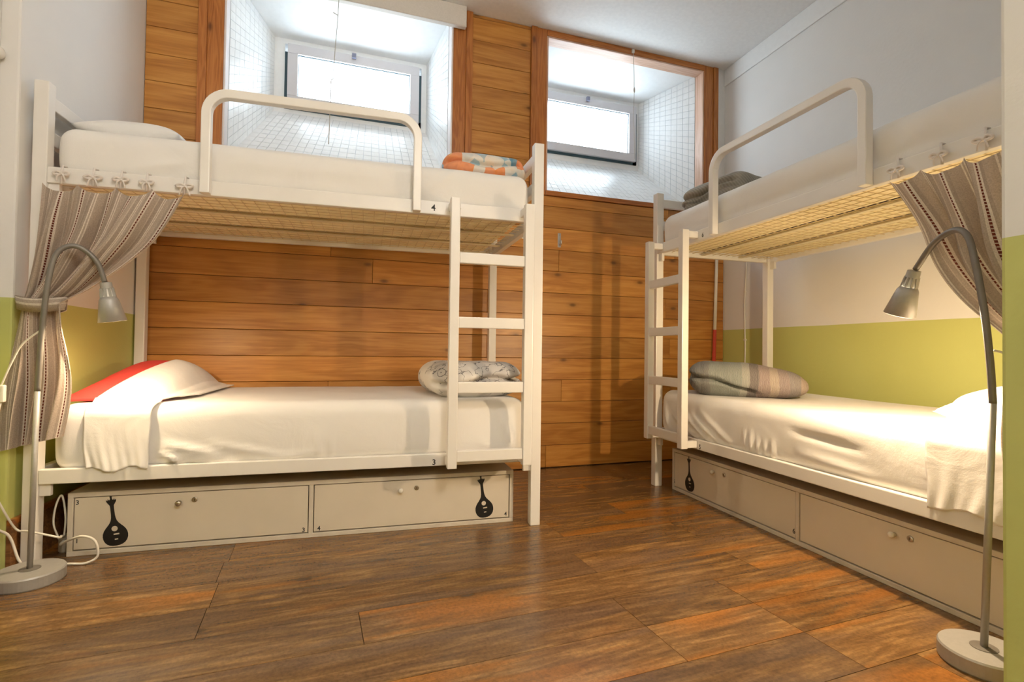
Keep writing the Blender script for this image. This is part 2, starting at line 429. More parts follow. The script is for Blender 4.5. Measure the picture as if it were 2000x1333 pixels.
class MB:
    def __init__(self, xf=ID):
        self.v = []; self.f = []; self.xf = xf
    def add(self, verts, faces):
        n = len(self.v)
        self.v += [self.xf(*p) for p in verts]
        self.f += [tuple(i + n for i in f) for f in faces]
        return self
    def box(self, a0, a1, b0, b1, c0, c1):
        vs_ = [(x, y, z) for z in (c0, c1) for y in (b0, b1) for x in (a0, a1)]
        return self.add(vs_, [(0, 1, 3, 2), (4, 5, 7, 6), (0, 1, 5, 4), (2, 3, 7, 6), (0, 2, 6, 4), (1, 3, 7, 5)])
    def prism(self, pts, z0, z1):
        n = len(pts)
        vs_ = [(x, y, z0) for x, y in pts] + [(x, y, z1) for x, y in pts]
        fs = [tuple(range(n)), tuple(range(n, 2 * n))] + [(i, (i + 1) % n, n + (i + 1) % n, n + i) for i in range(n)]
        return self.add(vs_, fs)
    def sweep(self, path, section, closed_ends=True):
        """section: list of (a, b) offsets in the moving frame"""
        path = [Vector(p) for p in path]
        n = len(section); rings = []
        t0 = (path[1] - path[0]).normalized()
        ref = Vector((0, 0, 1)) if abs(t0.z) < 0.9 else Vector((0, 1, 0))
        nx = t0.cross(ref).normalized()
        for i, p in enumerate(path):
            if i == 0: t = t0
            elif i == len(path) - 1: t = (path[i] - path[i - 1]).normalized()
            else:
                t = ((path[i] - path[i - 1]).normalized() + (path[i + 1] - path[i]).normalized())
                t = t.normalized() if t.length > 1e-6 else t0
            nx = (nx - t * nx.dot(t)).normalized()
            ny = t.cross(nx)
            rings.append([p + nx * a + ny * b for a, b in section])
        vs_ = [tuple(q) for r in rings for q in r]
        fs = [(i * n + j, i * n + (j + 1) % n, (i + 1) * n + (j + 1) % n, (i + 1) * n + j) for i in range(len(path) - 1) for j in range(n)]
        if closed_ends:
            fs += [tuple(range(n)), tuple(range((len(path) - 1) * n, len(path) * n))]
        return self.add(vs_, fs)
    def tube(self, path, r, n=10):
        return self.sweep(path, [(r * math.cos(2 * math.pi * k / n), r * math.sin(2 * math.pi * k / n)) for k in range(n)])
    def lathe(self, prof, origin, axis=(0, 0, 1), n=32, cap=True):
        """prof: (radius, height) list turned about axis through origin"""
        ax = Vector(axis).normalized()
        ref = Vector((1, 0, 0)) if abs(ax.x) < 0.9 else Vector((0, 1, 0))
        e1 = ax.cross(ref).normalized(); e2 = ax.cross(e1)
        o = Vector(origin); vs_ = []; fs = []
        for r, h in prof:
            for k in range(n):
                a = 2 * math.pi * k / n
                vs_.append(tuple(o + ax * h + (e1 * math.cos(a) + e2 * math.sin(a)) * r))
        m = len(prof)
        for i in range(m - 1):
            for k in range(n):
                fs.append((i * n + k, i * n + (k + 1) % n, (i + 1) * n + (k + 1) % n, (i + 1) * n + k))
        if cap:
            fs.append(tuple(range(n))); fs.append(tuple(range((m - 1) * n, m * n)))
        return self.add(vs_, fs)
    def obj(self, name, mat, parent=None, **kw):
        return finish(name, self.v, self.f, mat, parent, **kw)

def bez(pts, n=12):
    """Catmull-Rom through pts"""
    p = [Vector(q) for q in pts]
    p = [p[0] * 2 - p[1]] + p + [p[-1] * 2 - p[-2]]
    out = []
    for i in range(1, len(p) - 2):
        for k in range(n):
            t = k / n
            a, b, c, d = p[i - 1], p[i], p[i + 1], p[i + 2]
            out.append(0.5 * ((2 * b) + (c - a) * t + (2 * a - 5 * b + 4 * c - d) * t * t + (-a + 3 * b - 3 * c + d) * t ** 3))
    out.append(p[-2])
    return out

def fnoise(x, y, z, seed, freq, n=7):
    rng = np.random.default_rng(seed)
    s = np.zeros_like(x)
    for _ in range(n):
        d = rng.normal(size=3); d /= np.linalg.norm(d)
        k = freq * rng.uniform(0.6, 1.6); ph = rng.uniform(0, 6.28)
        s += np.sin((x * d[0] + y * d[1] + z * d[2]) * k + ph)
    return s / n

def soft_box(size, r, res, disp=None):
    """Closed rounded box on the origin's footprint: x, y centred, z from 0. Returns verts, faces (to merge)."""
    sx, sy, sz = size; nx, ny, nz = res
    V = []; Fc = []; off = 0
    def grid(nu, nv, fn):
        nonlocal off
        u, v = np.meshgrid(np.linspace(-1, 1, nu + 1), np.linspace(-1, 1, nv + 1), indexing='ij')
        V.append(np.stack(fn(u.ravel(), v.ravel()), axis=1))
        idx = np.arange((nu + 1) * (nv + 1)).reshape(nu + 1, nv + 1) + off
        q = np.stack([idx[:-1, :-1], idx[1:, :-1], idx[1:, 1:], idx[:-1, 1:]], axis=-1).reshape(-1, 4)
        Fc.append(q); off += (nu + 1) * (nv + 1)
    one = lambda a: np.ones_like(a)
    for s in (-1, 1):
        grid(nx, ny, lambda u, v: (u, v, s * one(u)))
        grid(nx, nz, lambda u, v: (u, s * one(u), v))
        grid(ny, nz, lambda u, v: (s * one(u), u, v))
    Q = np.concatenate(V) * np.array([sx / 2, sy / 2, sz / 2])
    h = np.array([sx / 2, sy / 2, sz / 2])
    rr = np.minimum(np.array(r if np.ndim(r) else (r, r, r), float), h)
    inner = np.clip(Q, -(h - rr), h - rr)
    d = (Q - inner) / rr
    ln = np.linalg.norm(d, axis=1, keepdims=True); ln[ln < 1e-9] = 1
    nrm = d / ln
    Pn = inner + nrm * rr
    Pn[:, 2] += sz / 2
    if disp is not None:
        Pn = disp(Pn, nrm)
    return Pn, np.concatenate(Fc)

def ridge(a, b, lines):
    """Sum of soft folds along segments in the (a, b) plane."""
    s = np.zeros_like(a)
    for a0, b0, a1, b1, amp, w in lines:
        dx, dy = a1 - a0, b1 - b0; L2 = dx * dx + dy * dy
        t = np.clip(((a - a0) * dx + (b - b0) * dy) / L2, 0, 1)
        d2 = (a - a0 - t * dx) ** 2 + (b - b0 - t * dy) ** 2
        s += amp * np.exp(-d2 / (w * w)) * np.sin(np.pi * np.clip(t * 0.9 + 0.08, 0, 1))
    return s

# ================================================================== THE ROOM
# ---- floor of separate planks
floor = MB().box(-1.9, 3.3, -1.6, 4.0, -0.06, -0.0135).obj('floor', 'dark')
tag(floor, 'worn brown laminate plank floor with orange streaks', 'floor', kind='structure')
TH = math.radians(2.5); ct, st = math.cos(TH), math.sin(TH)
ROW0, ROWW = 1.115, 0.186
rng = random.Random(3)
fixed = {0: [0.945, 1.367], 1: [0.945, 1.367], -1: [0.20, 1.367], 3: [-0.29, 1.0], 4: [-0.285, 1.62], 5: [-0.295, 1.05], 6: [-0.28, 1.5], 2: [0.15, 1.60]}
for k in range(-13, 13):
    y0 = ROW0 + ROWW * k; y1 = y0 + ROWW
    if k in fixed:
        cuts = [-1.75] + ([-0.62] if k in (0, 1) else []) + fixed[k] + ([2.35] if fixed[k][-1] < 1.5 else []) + [3.25]
        if fixed[k][0] > 0.1 and k == 2: cuts = [-1.75, -1.1] + fixed[k] + [3.25]
    else:
        x = -1.75 - rng.uniform(0, 1.0); cuts = [-1.75]
        while True:
            x += 1.26
            if x > 3.05: break
            if x > -1.5: cuts.append(x)
        cuts.append(3.25)
    for x0, x1 in zip(cuts[:-1], cuts[1:]):
        w, d = x1 - x0, y1 - y0
        g = 0.0009
        o = MB().box(-w / 2 + g, w / 2 - g, -d / 2 + g, d / 2 - g, -0.013, 0.0).obj('plank', 'floorwood', floor)
        cx, cy = (x0 + x1) / 2, (y0 + y1) / 2
        o.location = (cx * ct - cy * st, cx * st + cy * ct, 0)
        o.rotation_euler = (0, 0, TH)

# ---- ceiling
ceil = MB().box(-1.9, 3.3, -1.6, YW + 0.02, CEIL, CEIL + 0.08).obj('ceiling', 'ceiling')
tag(ceil, 'plain pale ceiling', 'ceiling', kind='structure')

# ---- side walls
wl = MB()
wl.prism([(left_wall_x(2.335), 2.335), (left_wall_x(YW + 0.12), YW + 0.12), (-1.9, YW + 0.12), (-1.9, 2.335)], 0, CEIL)
wl.prism([(-1.175, -1.5), (-1.165, 2.335), (-1.9, 2.335), (-1.9, -1.5)], 0, CEIL)
wl = wl.obj('wall_left', 'paint_left', bevel=0.008)
tag(wl, 'white wall painted green to chest height beside the curtain', 'wall', kind='structure')
wr = MB().prism([(right_wall_x(0.4), 0.4), (3.3, 0.4), (3.3, YW + 0.12), (right_wall_x(YW + 0.12), YW + 0.12)], 0, CEIL).obj('wall_right', 'paint')
tag(wr, 'white wall with green lower band behind the bunk nearest the camera', 'wall', kind='structure')
wn = MB().prism([(0.965, 0.51), (0.935, -1.5), (3.3, -1.5), (3.3, 0.4), (2.80, 0.4), (2.80, 0.51)], 0, CEIL).obj('wall_near', 'paint', bevel=0.006)
tag(wn, 'close white and green wall end at the right picture edge', 'wall', kind='structure')
wf = MB().box(-1.9, 3.3, -1.6, -1.5, 0, CEIL).obj('wall_front', 'paint')
tag(wf, 'wall behind the camera', 'wall', kind='structure')
bb = MB()
bb.prism([(left_wall_x(2.335) + 0.001, 2.335), (left_wall_x(YW - 0.02) + 0.001, YW - 0.02), (left_wall_x(YW - 0.02) + 0.013, YW - 0.02), (left_wall_x(2.335) + 0.013, 2.335)], 0.0, 0.165)
bb.prism([(-1.164, 1.2), (-1.164, 2.334), (-1.146, 2.334), (-1.146, 1.2)], 0.0, 0.165)
bb = bb.obj('baseboard_left', 'baseboard')
tag(bb, 'stained wooden baseboard under the green wall', 'baseboard', kind='structure')
cap = MB()
cap.prism([(left_wall_x(2.335) + 0.001, 2.335), (left_wall_x(YW - 0.02) + 0.001, YW - 0.02), (left_wall_x(YW - 0.02) + 0.017, YW - 0.02), (left_wall_x(2.335) + 0.017, 2.335)], 0.165, 0.185)
cap.prism([(-1.164, 1.2), (-1.164, 2.334), (-1.140, 2.334), (-1.140, 1.2)], 0.165, 0.185)
cap.obj('baseboard_cap', 'trimwood', bb)
co = MB().prism([(right_wall_x(0.52) - 0.012, 0.52), (right_wall_x(0.52) - 0.0005, 0.52), (right_wall_x(YW - 0.005) - 0.0005, YW - 0.005), (right_wall_x(YW - 0.005) - 0.012, YW - 0.005)], 2.944, CEIL - 0.001)
co = co.obj('trim_1', 'cornice', bevel=0.004)
tag(co, 'flat white cornice strip along the right wall', 'cornice', kind='structure')

# ---- back wall: backing, then pine boards with open joints
W1 = dict(x0=-0.652, x1=0.690, z0=1.943, z1=3.045)
W2 = dict(x0=1.357, x1=2.690, z0=1.943, z1=3.035)
XL, XR = left_wall_x(YW) + 0.002, 2.82
XRL = right_wall_x(YW) - 0.002
by0, by1 = YW + 0.014, YW + 0.085
wb = MB()
wb.box(-1.3, 3.2, by0, by1, 0, W1['z0'])
wb.box(-1.3, W1['x0'], by0, by1, W1['z0'], CEIL + 0.3)
wb.box(W1['x1'], W2['x0'], by0, by1, W1['z0'], CEIL + 0.3)
wb.box(W2['x1'], 3.2, by0, by1, W1['z0'], CEIL + 0.3)
wb.box(W1['x0'], W1['x1'], by0, by1, W1['z1'], CEIL + 0.3)
wb.box(W2['x0'], W2['x1'], by0, by1, W2['z1'], CEIL + 0.3)
wb = wb.obj('wall_back', 'dark')
tag(wb, 'wall of horizontal honey pine boards with two window recesses', 'wall', kind='structure')
MB().box(XR, 2.90, YW - 0.004, by0, W1['z0'] - 0.036, CEIL).obj('plaster_strip', 'cornice', wb)
brng = random.Random(11)
PITCH = 0.1525
TR = 0.13     # trim width beside the openings
def board(x0, x1, z0, z1):
    if x1 - x0 < 0.01 or z1 - z0 < 0.012: return
    g = 0.0011
    w, h = x1 - x0, z1 - z0
    o = MB().box(-w / 2 + g * 0.6, w / 2 - g * 0.6, -0.007, 0.007, -h / 2 + g, h / 2 - g).obj('plank', 'wallwood', wb, bevel=0.002, seg=1)
    o.location = ((x0 + x1) / 2, YW + 0.0068, (z0 + z1) / 2)
for n in range(-1, 21):
    z0, z1 = max(0.0, 0.158 + PITCH * n), min(CEIL, 0.158 + PITCH * (n + 1))
    if z0 >= CEIL: break
    if z0 < W1['z0'] - 0.05:
        zz1 = min(z1, W1['z0'] - 0.036)
        x = XL - brng.uniform(0.2, 1.3); cuts = [XL]
        preset = {3: [0.735], 4: [0.95], 5: [0.735], 6: [0.95], 2: [-0.05, 1.5], 7: [0.2]}.get(n)
        if preset: cuts += preset + [2.2 + 0.3 * brng.random()]
        else:
            while True:
                x += 1.45 + 0.15 * brng.random()
                if x > XRL - 0.15: break
                if x > XL + 0.15: cuts.append(x)
        cuts.append(XRL)
        for a, b in zip(cuts[:-1], cuts[1:]): board(a, b, z0, zz1)
        if z1 > zz1 + 0.03:
            z0 = W1['z0'] - 0.036
    if z1 > W1['z0'] - 0.03:
        za = max(z0, W1['z0'] - 0.036)
        board(XL, W1['x0'] - TR, za, z1)
        board(W1['x1'] + TR, W2['x0'] - 0.118, za, z1)

def tr_box(x0, x1, y0, y1, z0, z1, parent, name='casing', mat='trimwood'):
    """trim piece with its grain along its own length"""
    dx, dz = x1 - x0, z1 - z0
    if dz > dx:
        o = MB().box(-dz / 2, dz / 2, -(y1 - y0) / 2, (y1 - y0) / 2, -dx / 2, dx / 2).obj(name, mat, parent, bevel=0.004)
        o.rotation_euler = (0, math.radians(-90), 0)
    else:
        o = MB().box(-dx / 2, dx / 2, -(y1 - y0) / 2, (y1 - y0) / 2, -dz / 2, dz / 2).obj(name, mat, parent, bevel=0.004)
    o.location = ((x0 + x1) / 2, (y0 + y1) / 2, (z0 + z1) / 2)
    return o

def tile_patch(mb, a, b, c, d, step=0.055, gap=0.0024, lift=0.003):
    """Mosaic of single tiles over the quad a-b-c-d (a-b along the front edge)."""
    a, b, c, d = map(Vector, (a, b, c, d))
    lu = max((b - a).length, (c - d).length); lv = ((d - a).length + (c - b).length) / 2
    nu, nv = max(1, round(lu / step)), max(1, round(lv / step))
    n = (b - a).cross(d - a).normalized()
    P4 = lambda s, t: (a * (1 - s) + b * s) * (1 - t) + (d * (1 - s) + c * s) * t
    gu, gv = gap / lu / 2, gap / lv / 2
    jit = random.Random(5)
    for i in range(nu):
        for j in range(nv):
            s0, s1 = i / nu + gu, (i + 1) / nu - gu
            t0, t1 = j / nv + gv, (j + 1) / nv - gv
            q = [P4(s0, t0), P4(s1, t0), P4(s1, t1), P4(s0, t1)]
            up = [p + n * (lift + jit.uniform(-0.0006, 0.0006)) for p in q]
            mb.add([tuple(p) for p in q + up], [(4, 5, 6, 7), (0, 1, 5, 4), (1, 2, 6, 5), (2, 3, 7, 6), (3, 0, 4, 7)])

def window(name, W, bx0, bx1, bz0, bz1, sx0, sx1, sz0, sz1, side_l, side_r, label, jm):
    """Splayed recess behind the boards with a top latched sash; back opening bx/bz, sash sx/sz."""
    r = empty(name, ((W['x0'] + W['x1']) / 2, YW, W['z0']))
    r['kind'] = 'structure'; r['label'] = label; r['category'] = 'window'
    ox, oz = r.location.x, r.location.z
    L_ = lambda x, y, z: (x - ox, y - YW, z - oz)
    yj, yb = YW + 0.085, YW + 0.50
    f0, f1, g0, g1 = W['x0'] + 0.012, W['x1'] - 0.012, W['z0'], W['z1']
    # recess shell (grout / plaster behind the tiles)
    A = [(f0, yj, g0), (f1, yj, g0), (f1, yj, g1), (f0, yj, g1)]
    B = [(bx0, yb, bz0), (bx1, yb, bz0), (bx1, yb, bz1), (bx0, yb, bz1)]
    t = 0.03
    def slab(q, nrm, nm, mat):
        n = Vector(nrm)
        v = [Vector(p) for p in q]; w = [p + n * t for p in v]
        MB(L_).add([tuple(p) for p in v + w], [(0, 1, 2, 3), (7, 6, 5, 4), (0, 1, 5, 4), (1, 2, 6, 5), (2, 3, 7, 6), (3, 0, 4, 7)]).obj(nm, mat, r)
    slab([A[0], A[1], B[1], B[0]], (0, 0.3, -1), 'recess_sill', 'grout')
    slab([A[3], A[2], B[2], B[3]], (0, 0.3, 1), 'recess_head', 'plaster')
    slab([A[0], A[3], B[3], B[0]], (-1, 0.3, 0), 'recess_cheek', 'grout')
    slab([A[1], A[2], B[2], B[1]], (1, 0.3, 0), 'recess_cheek', 'grout')
    tl = MB(L_)
    tile_patch(tl, A[0], A[1], B[1], B[0])
    tile_patch(tl, A[3], A[0], B[0], B[3])
    tile_patch(tl, A[1], A[2], B[2], B[1])
    o = tl.obj('mosaic_tiles', 'tile', r); o['kind'] = 'stuff'
    # end wall around the window frame
    MB(L_).box(bx0 - 0.05, sx0 - 0.02, yb, yb + 0.06, bz0 - 0.05, bz1 + 0.05).box(sx1 + 0.02, bx1 + 0.05, yb, yb + 0.06, bz0 - 0.05, bz1 + 0.05).box(sx0 - 0.02, sx1 + 0.02, yb, yb + 0.06, sz1 + 0.01, bz1 + 0.05).box(sx0 - 0.02, sx1 + 0.02, yb, yb + 0.06, bz0 - 0.05, sz0 - 0.018).obj('end_wall', 'plaster', r)
    # dark gasket gap on three sides, sash in front of it
    g = 0.019
    MB(L_).box(sx0 - g, sx0 + 0.02, yb - 0.012, yb + 0.03, sz0 - g, sz1 - 0.05).box(sx1 - 0.02, sx1 + g, yb - 0.012, yb + 0.03, sz0 - g, sz1 - 0.05).box(sx0 - g, sx1 + g, yb - 0.012, yb + 0.03, sz0 - g, sz0 + 0.02).obj('gasket', 'gasket', r)
    s = MB(L_); fw = 0.066
    y0, y1 = yb - 0.035, yb + 0.02
    s.box(sx0, sx1, y0, y1, sz1 - fw, sz1).box(sx0, sx1, y0, y1, sz0, sz0 + fw).box(sx0, sx0 + fw, y0, y1, sz0 + fw, sz1 - fw).box(sx1 - fw, sx1, y0, y1, sz0 + fw, sz1 - fw)
    sash = s.obj('sash', 'pvc', r, bevel=0.003)
    e = 0.004
    MB(L_).box(sx0 + fw, sx1 - fw, yb - 0.02, yb + 0.01, sz1 - fw - e, sz1 - fw).box(sx0 + fw, sx0 + fw + e, yb - 0.02, yb + 0.01, sz0 + fw, sz1 - fw - e).box(sx1 - fw - e, sx1 - fw, yb - 0.02, yb + 0.01, sz0 + fw, sz1 - fw - e).box(sx0 + fw, sx1 - fw, yb - 0.02, yb + 0.01, sz0 + fw, sz0 + fw + e).obj('glazing_bead', 'gasket', sash)
    MB(L_).box(sx0 + fw + e, sx1 - fw - e, yb - 0.012, yb - 0.004, sz0 + fw + e, sz1 - fw - e).obj('pane', 'pane', sash)
    cx = (sx0 + sx1) / 2 - 0.015
    MB(L_).box(cx - 0.014, cx + 0.014, yb - 0.055, yb - 0.035, sz1 - 0.030, sz1 + 0.004).obj('latch', plain('latch_grey', (0.20, 0.21, 0.30), 0.4), sash, bevel=0.002)
    # pine casing and jambs (children of the window)
    par = r
    def T(x0, x1, y0, y1, z0, z1, nm='casing'):
        o = tr_box(x0, x1, y0, y1, z0, z1, par, nm, (jm if nm == 'jamb' else 'trimwood')); o.location = L_(*o.location)
    l0, l1 = side_l
    T(l0, l0 + 0.045, YW - 0.020, YW + 0.012, W['z0'] - 0.034, CEIL - 0.001)
    T(l0 + 0.045, W['x0'], YW - 0.012, YW + 0.012, W['z0'] - 0.034, CEIL - 0.001)
    r0, r1 = side_r
    T(W['x1'], r1 - 0.045, YW - 0.012, YW + 0.012, W['z0'] - 0.034, CEIL - 0.001)
    T(r1 - 0.045, r1, YW - 0.020, YW + 0.012, W['z0'] - 0.034, CEIL - 0.001)
    T(W['x0'], W['x1'], YW - 0.014, YW + 0.012, W['z0'] - 0.034, W['z0'], 'sill_board')
    T(W['x0'], W['x1'], YW - 0.014, YW + 0.012, W['z1'], CEIL - 0.001, 'head_board')
    T(W['x0'], W['x0'] + 0.012, YW - 0.010, yj, W['z0'], W['z1'], 'jamb')
    T(W['x1'] - 0.012, W['x1'], YW - 0.010, yj, W['z0'], W['z1'], 'jamb')
    T(W['x0'] + 0.012, W['x1'] - 0.012, YW - 0.010, yj, W['z1'] - 0.012, W['z1'], 'jamb')
    return r
win1 = window('window_1', W1, -0.445, 0.598, 2.43, 2.945, -0.358, 0.537, 2.478, 2.90, (W1['x0'] - TR, W1['x0']), (W1['x1'], W1['x1'] + TR), 'small bright window in a tiled recess under the roller blind', 'jamb1')
win2 = window('window_2', W2, 1.395, 2.42, 2.37, 2.955, 1.485, 2.377, 2.437, 2.908, (W2['x0'] - 0.118, W2['x0']), (W2['x1'], XR), 'small bright window in a tiled recess framed by orange pine on the right', 'jamb2')

# ================================================================== BUNK BEDS
def bunk(name, o_xy, rot, depth, right, label):
    root = empty(name, (o_xy[0], o_xy[1], 0), rot)
    X = (lambda u, v, z: (v, u - BL, z)) if right else ID
    D = depth
    def box(nm, a0, a1, b0, b1, c0, c1, mat='frame', parent=root, bevel=0.004):
        return MB(X).box(a0, a1, b0, b1, c0, c1).obj(nm, mat, parent, bevel=bevel)
    for (u, v) in ((0, 0), (BL - P, 0), (0, D - P), (BL - P, D - P)):
        box('post', u, u + P, v, v + P, 0, TOP)
    for nm, zb, zt in (('lower', LB, LT), ('upper', UB, UT)):
        box('side_rail', P, BL - P, 0.001, 0.030, zb, zt)
        box('side_rail', P, BL - P, D - 0.030, D - 0.001, zb, zt)
        for u in (0.006, BL - P + 0.012):
            box('end_rail', u, u + 0.030, P, D - P, zb, zt)
        # corner brackets under the rails
        for u0, u1 in ((P, P + 0.035), (BL - P - 0.035, BL - P)):
            box('bracket', u0, u1, 0.012, 0.030, zb - 0.045, zb, bevel=0.002)
            box('bracket', u0, u1, D - 0.030, D - 0.012, zb - 0.045, zb, bevel=0.002)
    for u in (0.008, BL - P + 0.010):
        box('end_bar', u, u + 0.028, P, D - P, 1.715, 1.767)
        box('end_bar', u, u + 0.028, P, D - P, 1.578, 1.632)
    # wire mesh decks with two support bars
    for deck, z in (('lower', LB + 0.022), ('upper', UB + 0.022)):
        mb = MB(X); w = 0.0013
        u = P + 0.03
        while u < BL - P - 0.01:
            mb.box(u - w, u + w, 0.030, D - 0.030, z - w, z + w); u += 0.05
        v = 0.055
        while v < D - 0.035:
            mb.box(P, BL - P, v - w, v + w, z - 3 * w, z - w); v += 0.05
        wm = mb.obj('wire_deck', 'wire', root); wm['kind'] = 'stuff'
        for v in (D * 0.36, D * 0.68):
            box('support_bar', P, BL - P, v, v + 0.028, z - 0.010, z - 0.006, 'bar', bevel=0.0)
            box('slot_shade_strip', P + 0.04, BL - P - 0.04, v - 0.016, v - 0.005, z + 0.0030, z + 0.0040, 'dark', bevel=0.0)  # dark strip put in for the shade in the slot beside the bar
    # bent square tube guard rail in front of the upper rail
    g0, g1, gz, gr = 0.578, 1.405, 1.828, 0.085
    path = [(g0, -0.018, UB + 0.002), (g0, -0.018, gz - gr)]
    path += [(g0 + gr - gr * math.cos(a), -0.018, gz - gr + gr * math.sin(a)) for a in np.linspace(0.15, math.pi / 2, 8)]
    path += [(g1 - gr + gr * math.sin(a), -0.018, gz - gr + gr * math.cos(a)) for a in np.linspace(0, math.pi / 2, 9)]
    path += [(g1, -0.018, UB + 0.002)]
    h = 0.0175
    MB(X).sweep(path, [(-h, -h), (h, -h), (h, h), (-h, h)]).obj('guard_rail', 'frame', root, bevel=0.004)
    # ladder standing off the rails on short arms
    lad0, lad1, lw = 1.545, 1.882, 0.041
    for u in (lad0, lad1):
        box('ladder_upright', u, u + lw, -0.100, -0.060, 0.305, 1.480)
        box('ladder_arm', u + 0.003, u + lw - 0.003, -0.060, -0.001, 1.438, 1.474)
        box('ladder_arm', u + 0.003, u + lw - 0.003, -0.060, -0.001, 0.309, 0.345)
        for zz in (1.456, 0.327):
            MB(X).lathe([(0.006, 0), (0.006, 0.003), (0.003, 0.005)], (u + lw + 0.012, -0.0005, zz), (0, -1, 0), 10).obj('bolt', 'chrome', root)
    for z in (1.219, 0.937, 0.654, 0.357):
        box('ladder_rung', lad0 + lw, lad1, -0.095, -0.065, z - 0.024, z + 0.024)
    root['label'] = label; root['category'] = 'bunk bed'; root['group'] = 'white metal bunk beds'
    root['kind_note'] = 0
    del root['kind_note']
    return root, X
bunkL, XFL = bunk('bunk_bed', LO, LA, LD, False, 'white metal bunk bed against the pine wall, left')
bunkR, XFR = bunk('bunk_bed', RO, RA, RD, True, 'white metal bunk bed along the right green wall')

def in_bed(root, xf):
    """map bed coordinates to a top-level object's world position"""
    mw = Matrix.Translation(root.location) @ Matrix.Rotation(root.rotation_euler.z, 4, 'Z')
    return lambda u, v, z: tuple(mw @ Vector(xf(u, v, z)))
WL_ = in_bed(bunkL, XFL); WR_ = in_bed(bunkR, XFR)

# ---- mattresses in white sheets (top-level: they rest on the decks)
def mattress(name, side, D, z0, z1, u0, u1, seed, folds, label, sag=0.0, group='mattresses in white fitted sheets'):
    root, W = (bunkL, XFL) if side == 'L' else (bunkR, XFR)
    su, sv, sz = u1 - u0, D - 0.036, z1 - z0
    cu, cv = (u0 + u1) / 2, D / 2 + 0.004
    def disp(Pn, nr):
        x, y, z = Pn[:, 0] + cu, Pn[:, 1] + cv, Pn[:, 2]
        d = 0.0022 * fnoise(x, y, z, seed, 14) + 0.0015 * fnoise(x, y, z, seed + 1, 34)
        front = np.clip((-nr[:, 1] - 0.25) * 1.6, 0, 1)
        d = d + 1.5 * front * ridge(x, z, folds)
        zf = np.clip(z / sz, 0, 1)
        bulge = 0.006 * np.sin(np.pi * zf) * (1 - np.abs(nr[:, 2]))
        Q = Pn + nr * (d + bulge)[:, None]
        Q[:, 2] -= sag * zf * np.sin(np.pi * np.clip((x - u0) / su, 0, 1))
        return Q
    Pn, Fc = soft_box((su, sv, sz), (0.055, 0.055, 0.055), (150, 60, 18), disp)
    e = empty(name, (0, 0, 0))
    base = Vector(W(cu, cv, z0))
    mw = Matrix.Translation(root.location) @ Matrix.Rotation(root.rotation_euler.z, 4, 'Z')
    e.location = mw @ base
    e.rotation_euler = root.rotation_euler
    V2 = [W(p[0] + cu, p[1] + cv, p[2] + z0) for p in Pn]
    V2 = [(a - base.x, b - base.y, c - base.z) for a, b, c in V2]
    finish('fitted_sheet', V2, Fc, 'sheet', e, smooth=True, merge=1e-5)
    bx = MB(lambda u, v, z: tuple(Vector(W(u, v, z)) - base))
    bx.box(u0 + 0.03, u1 - 0.03, cv - sv / 2 + 0.03, cv + sv / 2 - 0.03, z0 - 0.004, z0 + 0.012).obj('ticking', 'under', e, bevel=0.002)
    tag(e, label, 'mattress', group)
    return e

fold_ll = [(0.46, 0.05, 0.72, 0.02, 0.012, 0.012), (0.44, 0.10, 0.66, 0.05, 0.012, 0.012), (0.43, 0.075, 0.52, 0.02, 0.014, 0.010), (0.75, 0.02, 1.05, 0.05, 0.006, 0.012), (0.60, 0.10, 0.95, 0.02, 0.006, 0.012), (1.00, 0.14, 1.03, 0.0, 0.005, 0.008), (1.06, 0.14, 1.07, 0.0, 0.004, 0.007), (1.80, 0.20, 1.88, 0.0, 0.010, 0.012), (1.86, 0.18, 1.90, 0.02, 0.008, 0.010), (1.70, 0.08, 1.80, 0.0, 0.004, 0.010)]
fold_rl = [(1.72, 0.17, 1.42, 0.0, 0.014, 0.013), (1.62, 0.15, 1.34, 0.01, 0.012, 0.012), (1.78, 0.12, 1.50, 0.0, 0.012, 0.012), (1.55, 0.18, 1.27, 0.02, 0.008, 0.012), (1.21, 0.12, 1.20, 0.0, 0.010, 0.008), (1.17, 0.13, 1.17, 0.0, 0.010, 0.008), (1.13, 0.10, 1.12, 0.0, 0.009, 0.008), (1.085, 0.10, 1.08, 0.0, 0.008, 0.008), (1.04, 0.11, 1.045, 0.0, 0.009, 0.008), (0.95, 0.17, 0.60, 0.145, -0.008, 0.012), (0.9, 0.08, 0.55, 0.05, 0.006, 0.02), (1.88, 0.18, 1.82, 0.0, 0.008, 0.012)]
fold_lu = [(0.30, 0.05, 0.52, 0.10, 0.006, 0.02), (0.6, 0.12, 1.3, 0.11, 0.005, 0.03), (0.7, 0.05, 1.3, 0.03, 0.004, 0.03), (1.42, 0.05, 1.60, 0.20, 0.006, 0.012), (1.36, 0.02, 1.52, 0.18, 0.005, 0.012), (1.90, 0.02, 1.915, 0.2, 0.006, 0.008)]
fold_ru = [(0.05, 0.06, 1.75, 0.055, -0.006, 0.02), (0.3, 0.13, 1.2, 0.11, 0.004, 0.04), (1.7, 0.1, 1.9, 0.15, 0.005, 0.03)]
ZL = LB + 0.030; ZU = UB + 0.030
mat_ll = mattress('mattress', 'L', LD, ZL, 0.592, 0.075, 1.935, 1, fold_ll, 'white sheeted mattress under the coral pillow, lower left bunk')
mat_lu = mattress('mattress', 'L', LD, ZU, 1.655, 0.060, 1.935, 2, fold_lu, 'white sheeted mattress on the upper left bunk behind the guard rail')
mat_rl = mattress('mattress', 'R', RD, ZL, 0.592, 0.065, 1.935, 3, fold_rl, 'white sheeted mattress on the lower right bunk, creased along its side', sag=0.012)
mat_ru = mattress('mattress', 'R', RD, ZU, 1.652, 0.065, 1.935, 4, fold_ru, 'white sheeted mattress on the upper right bunk under the ceiling')

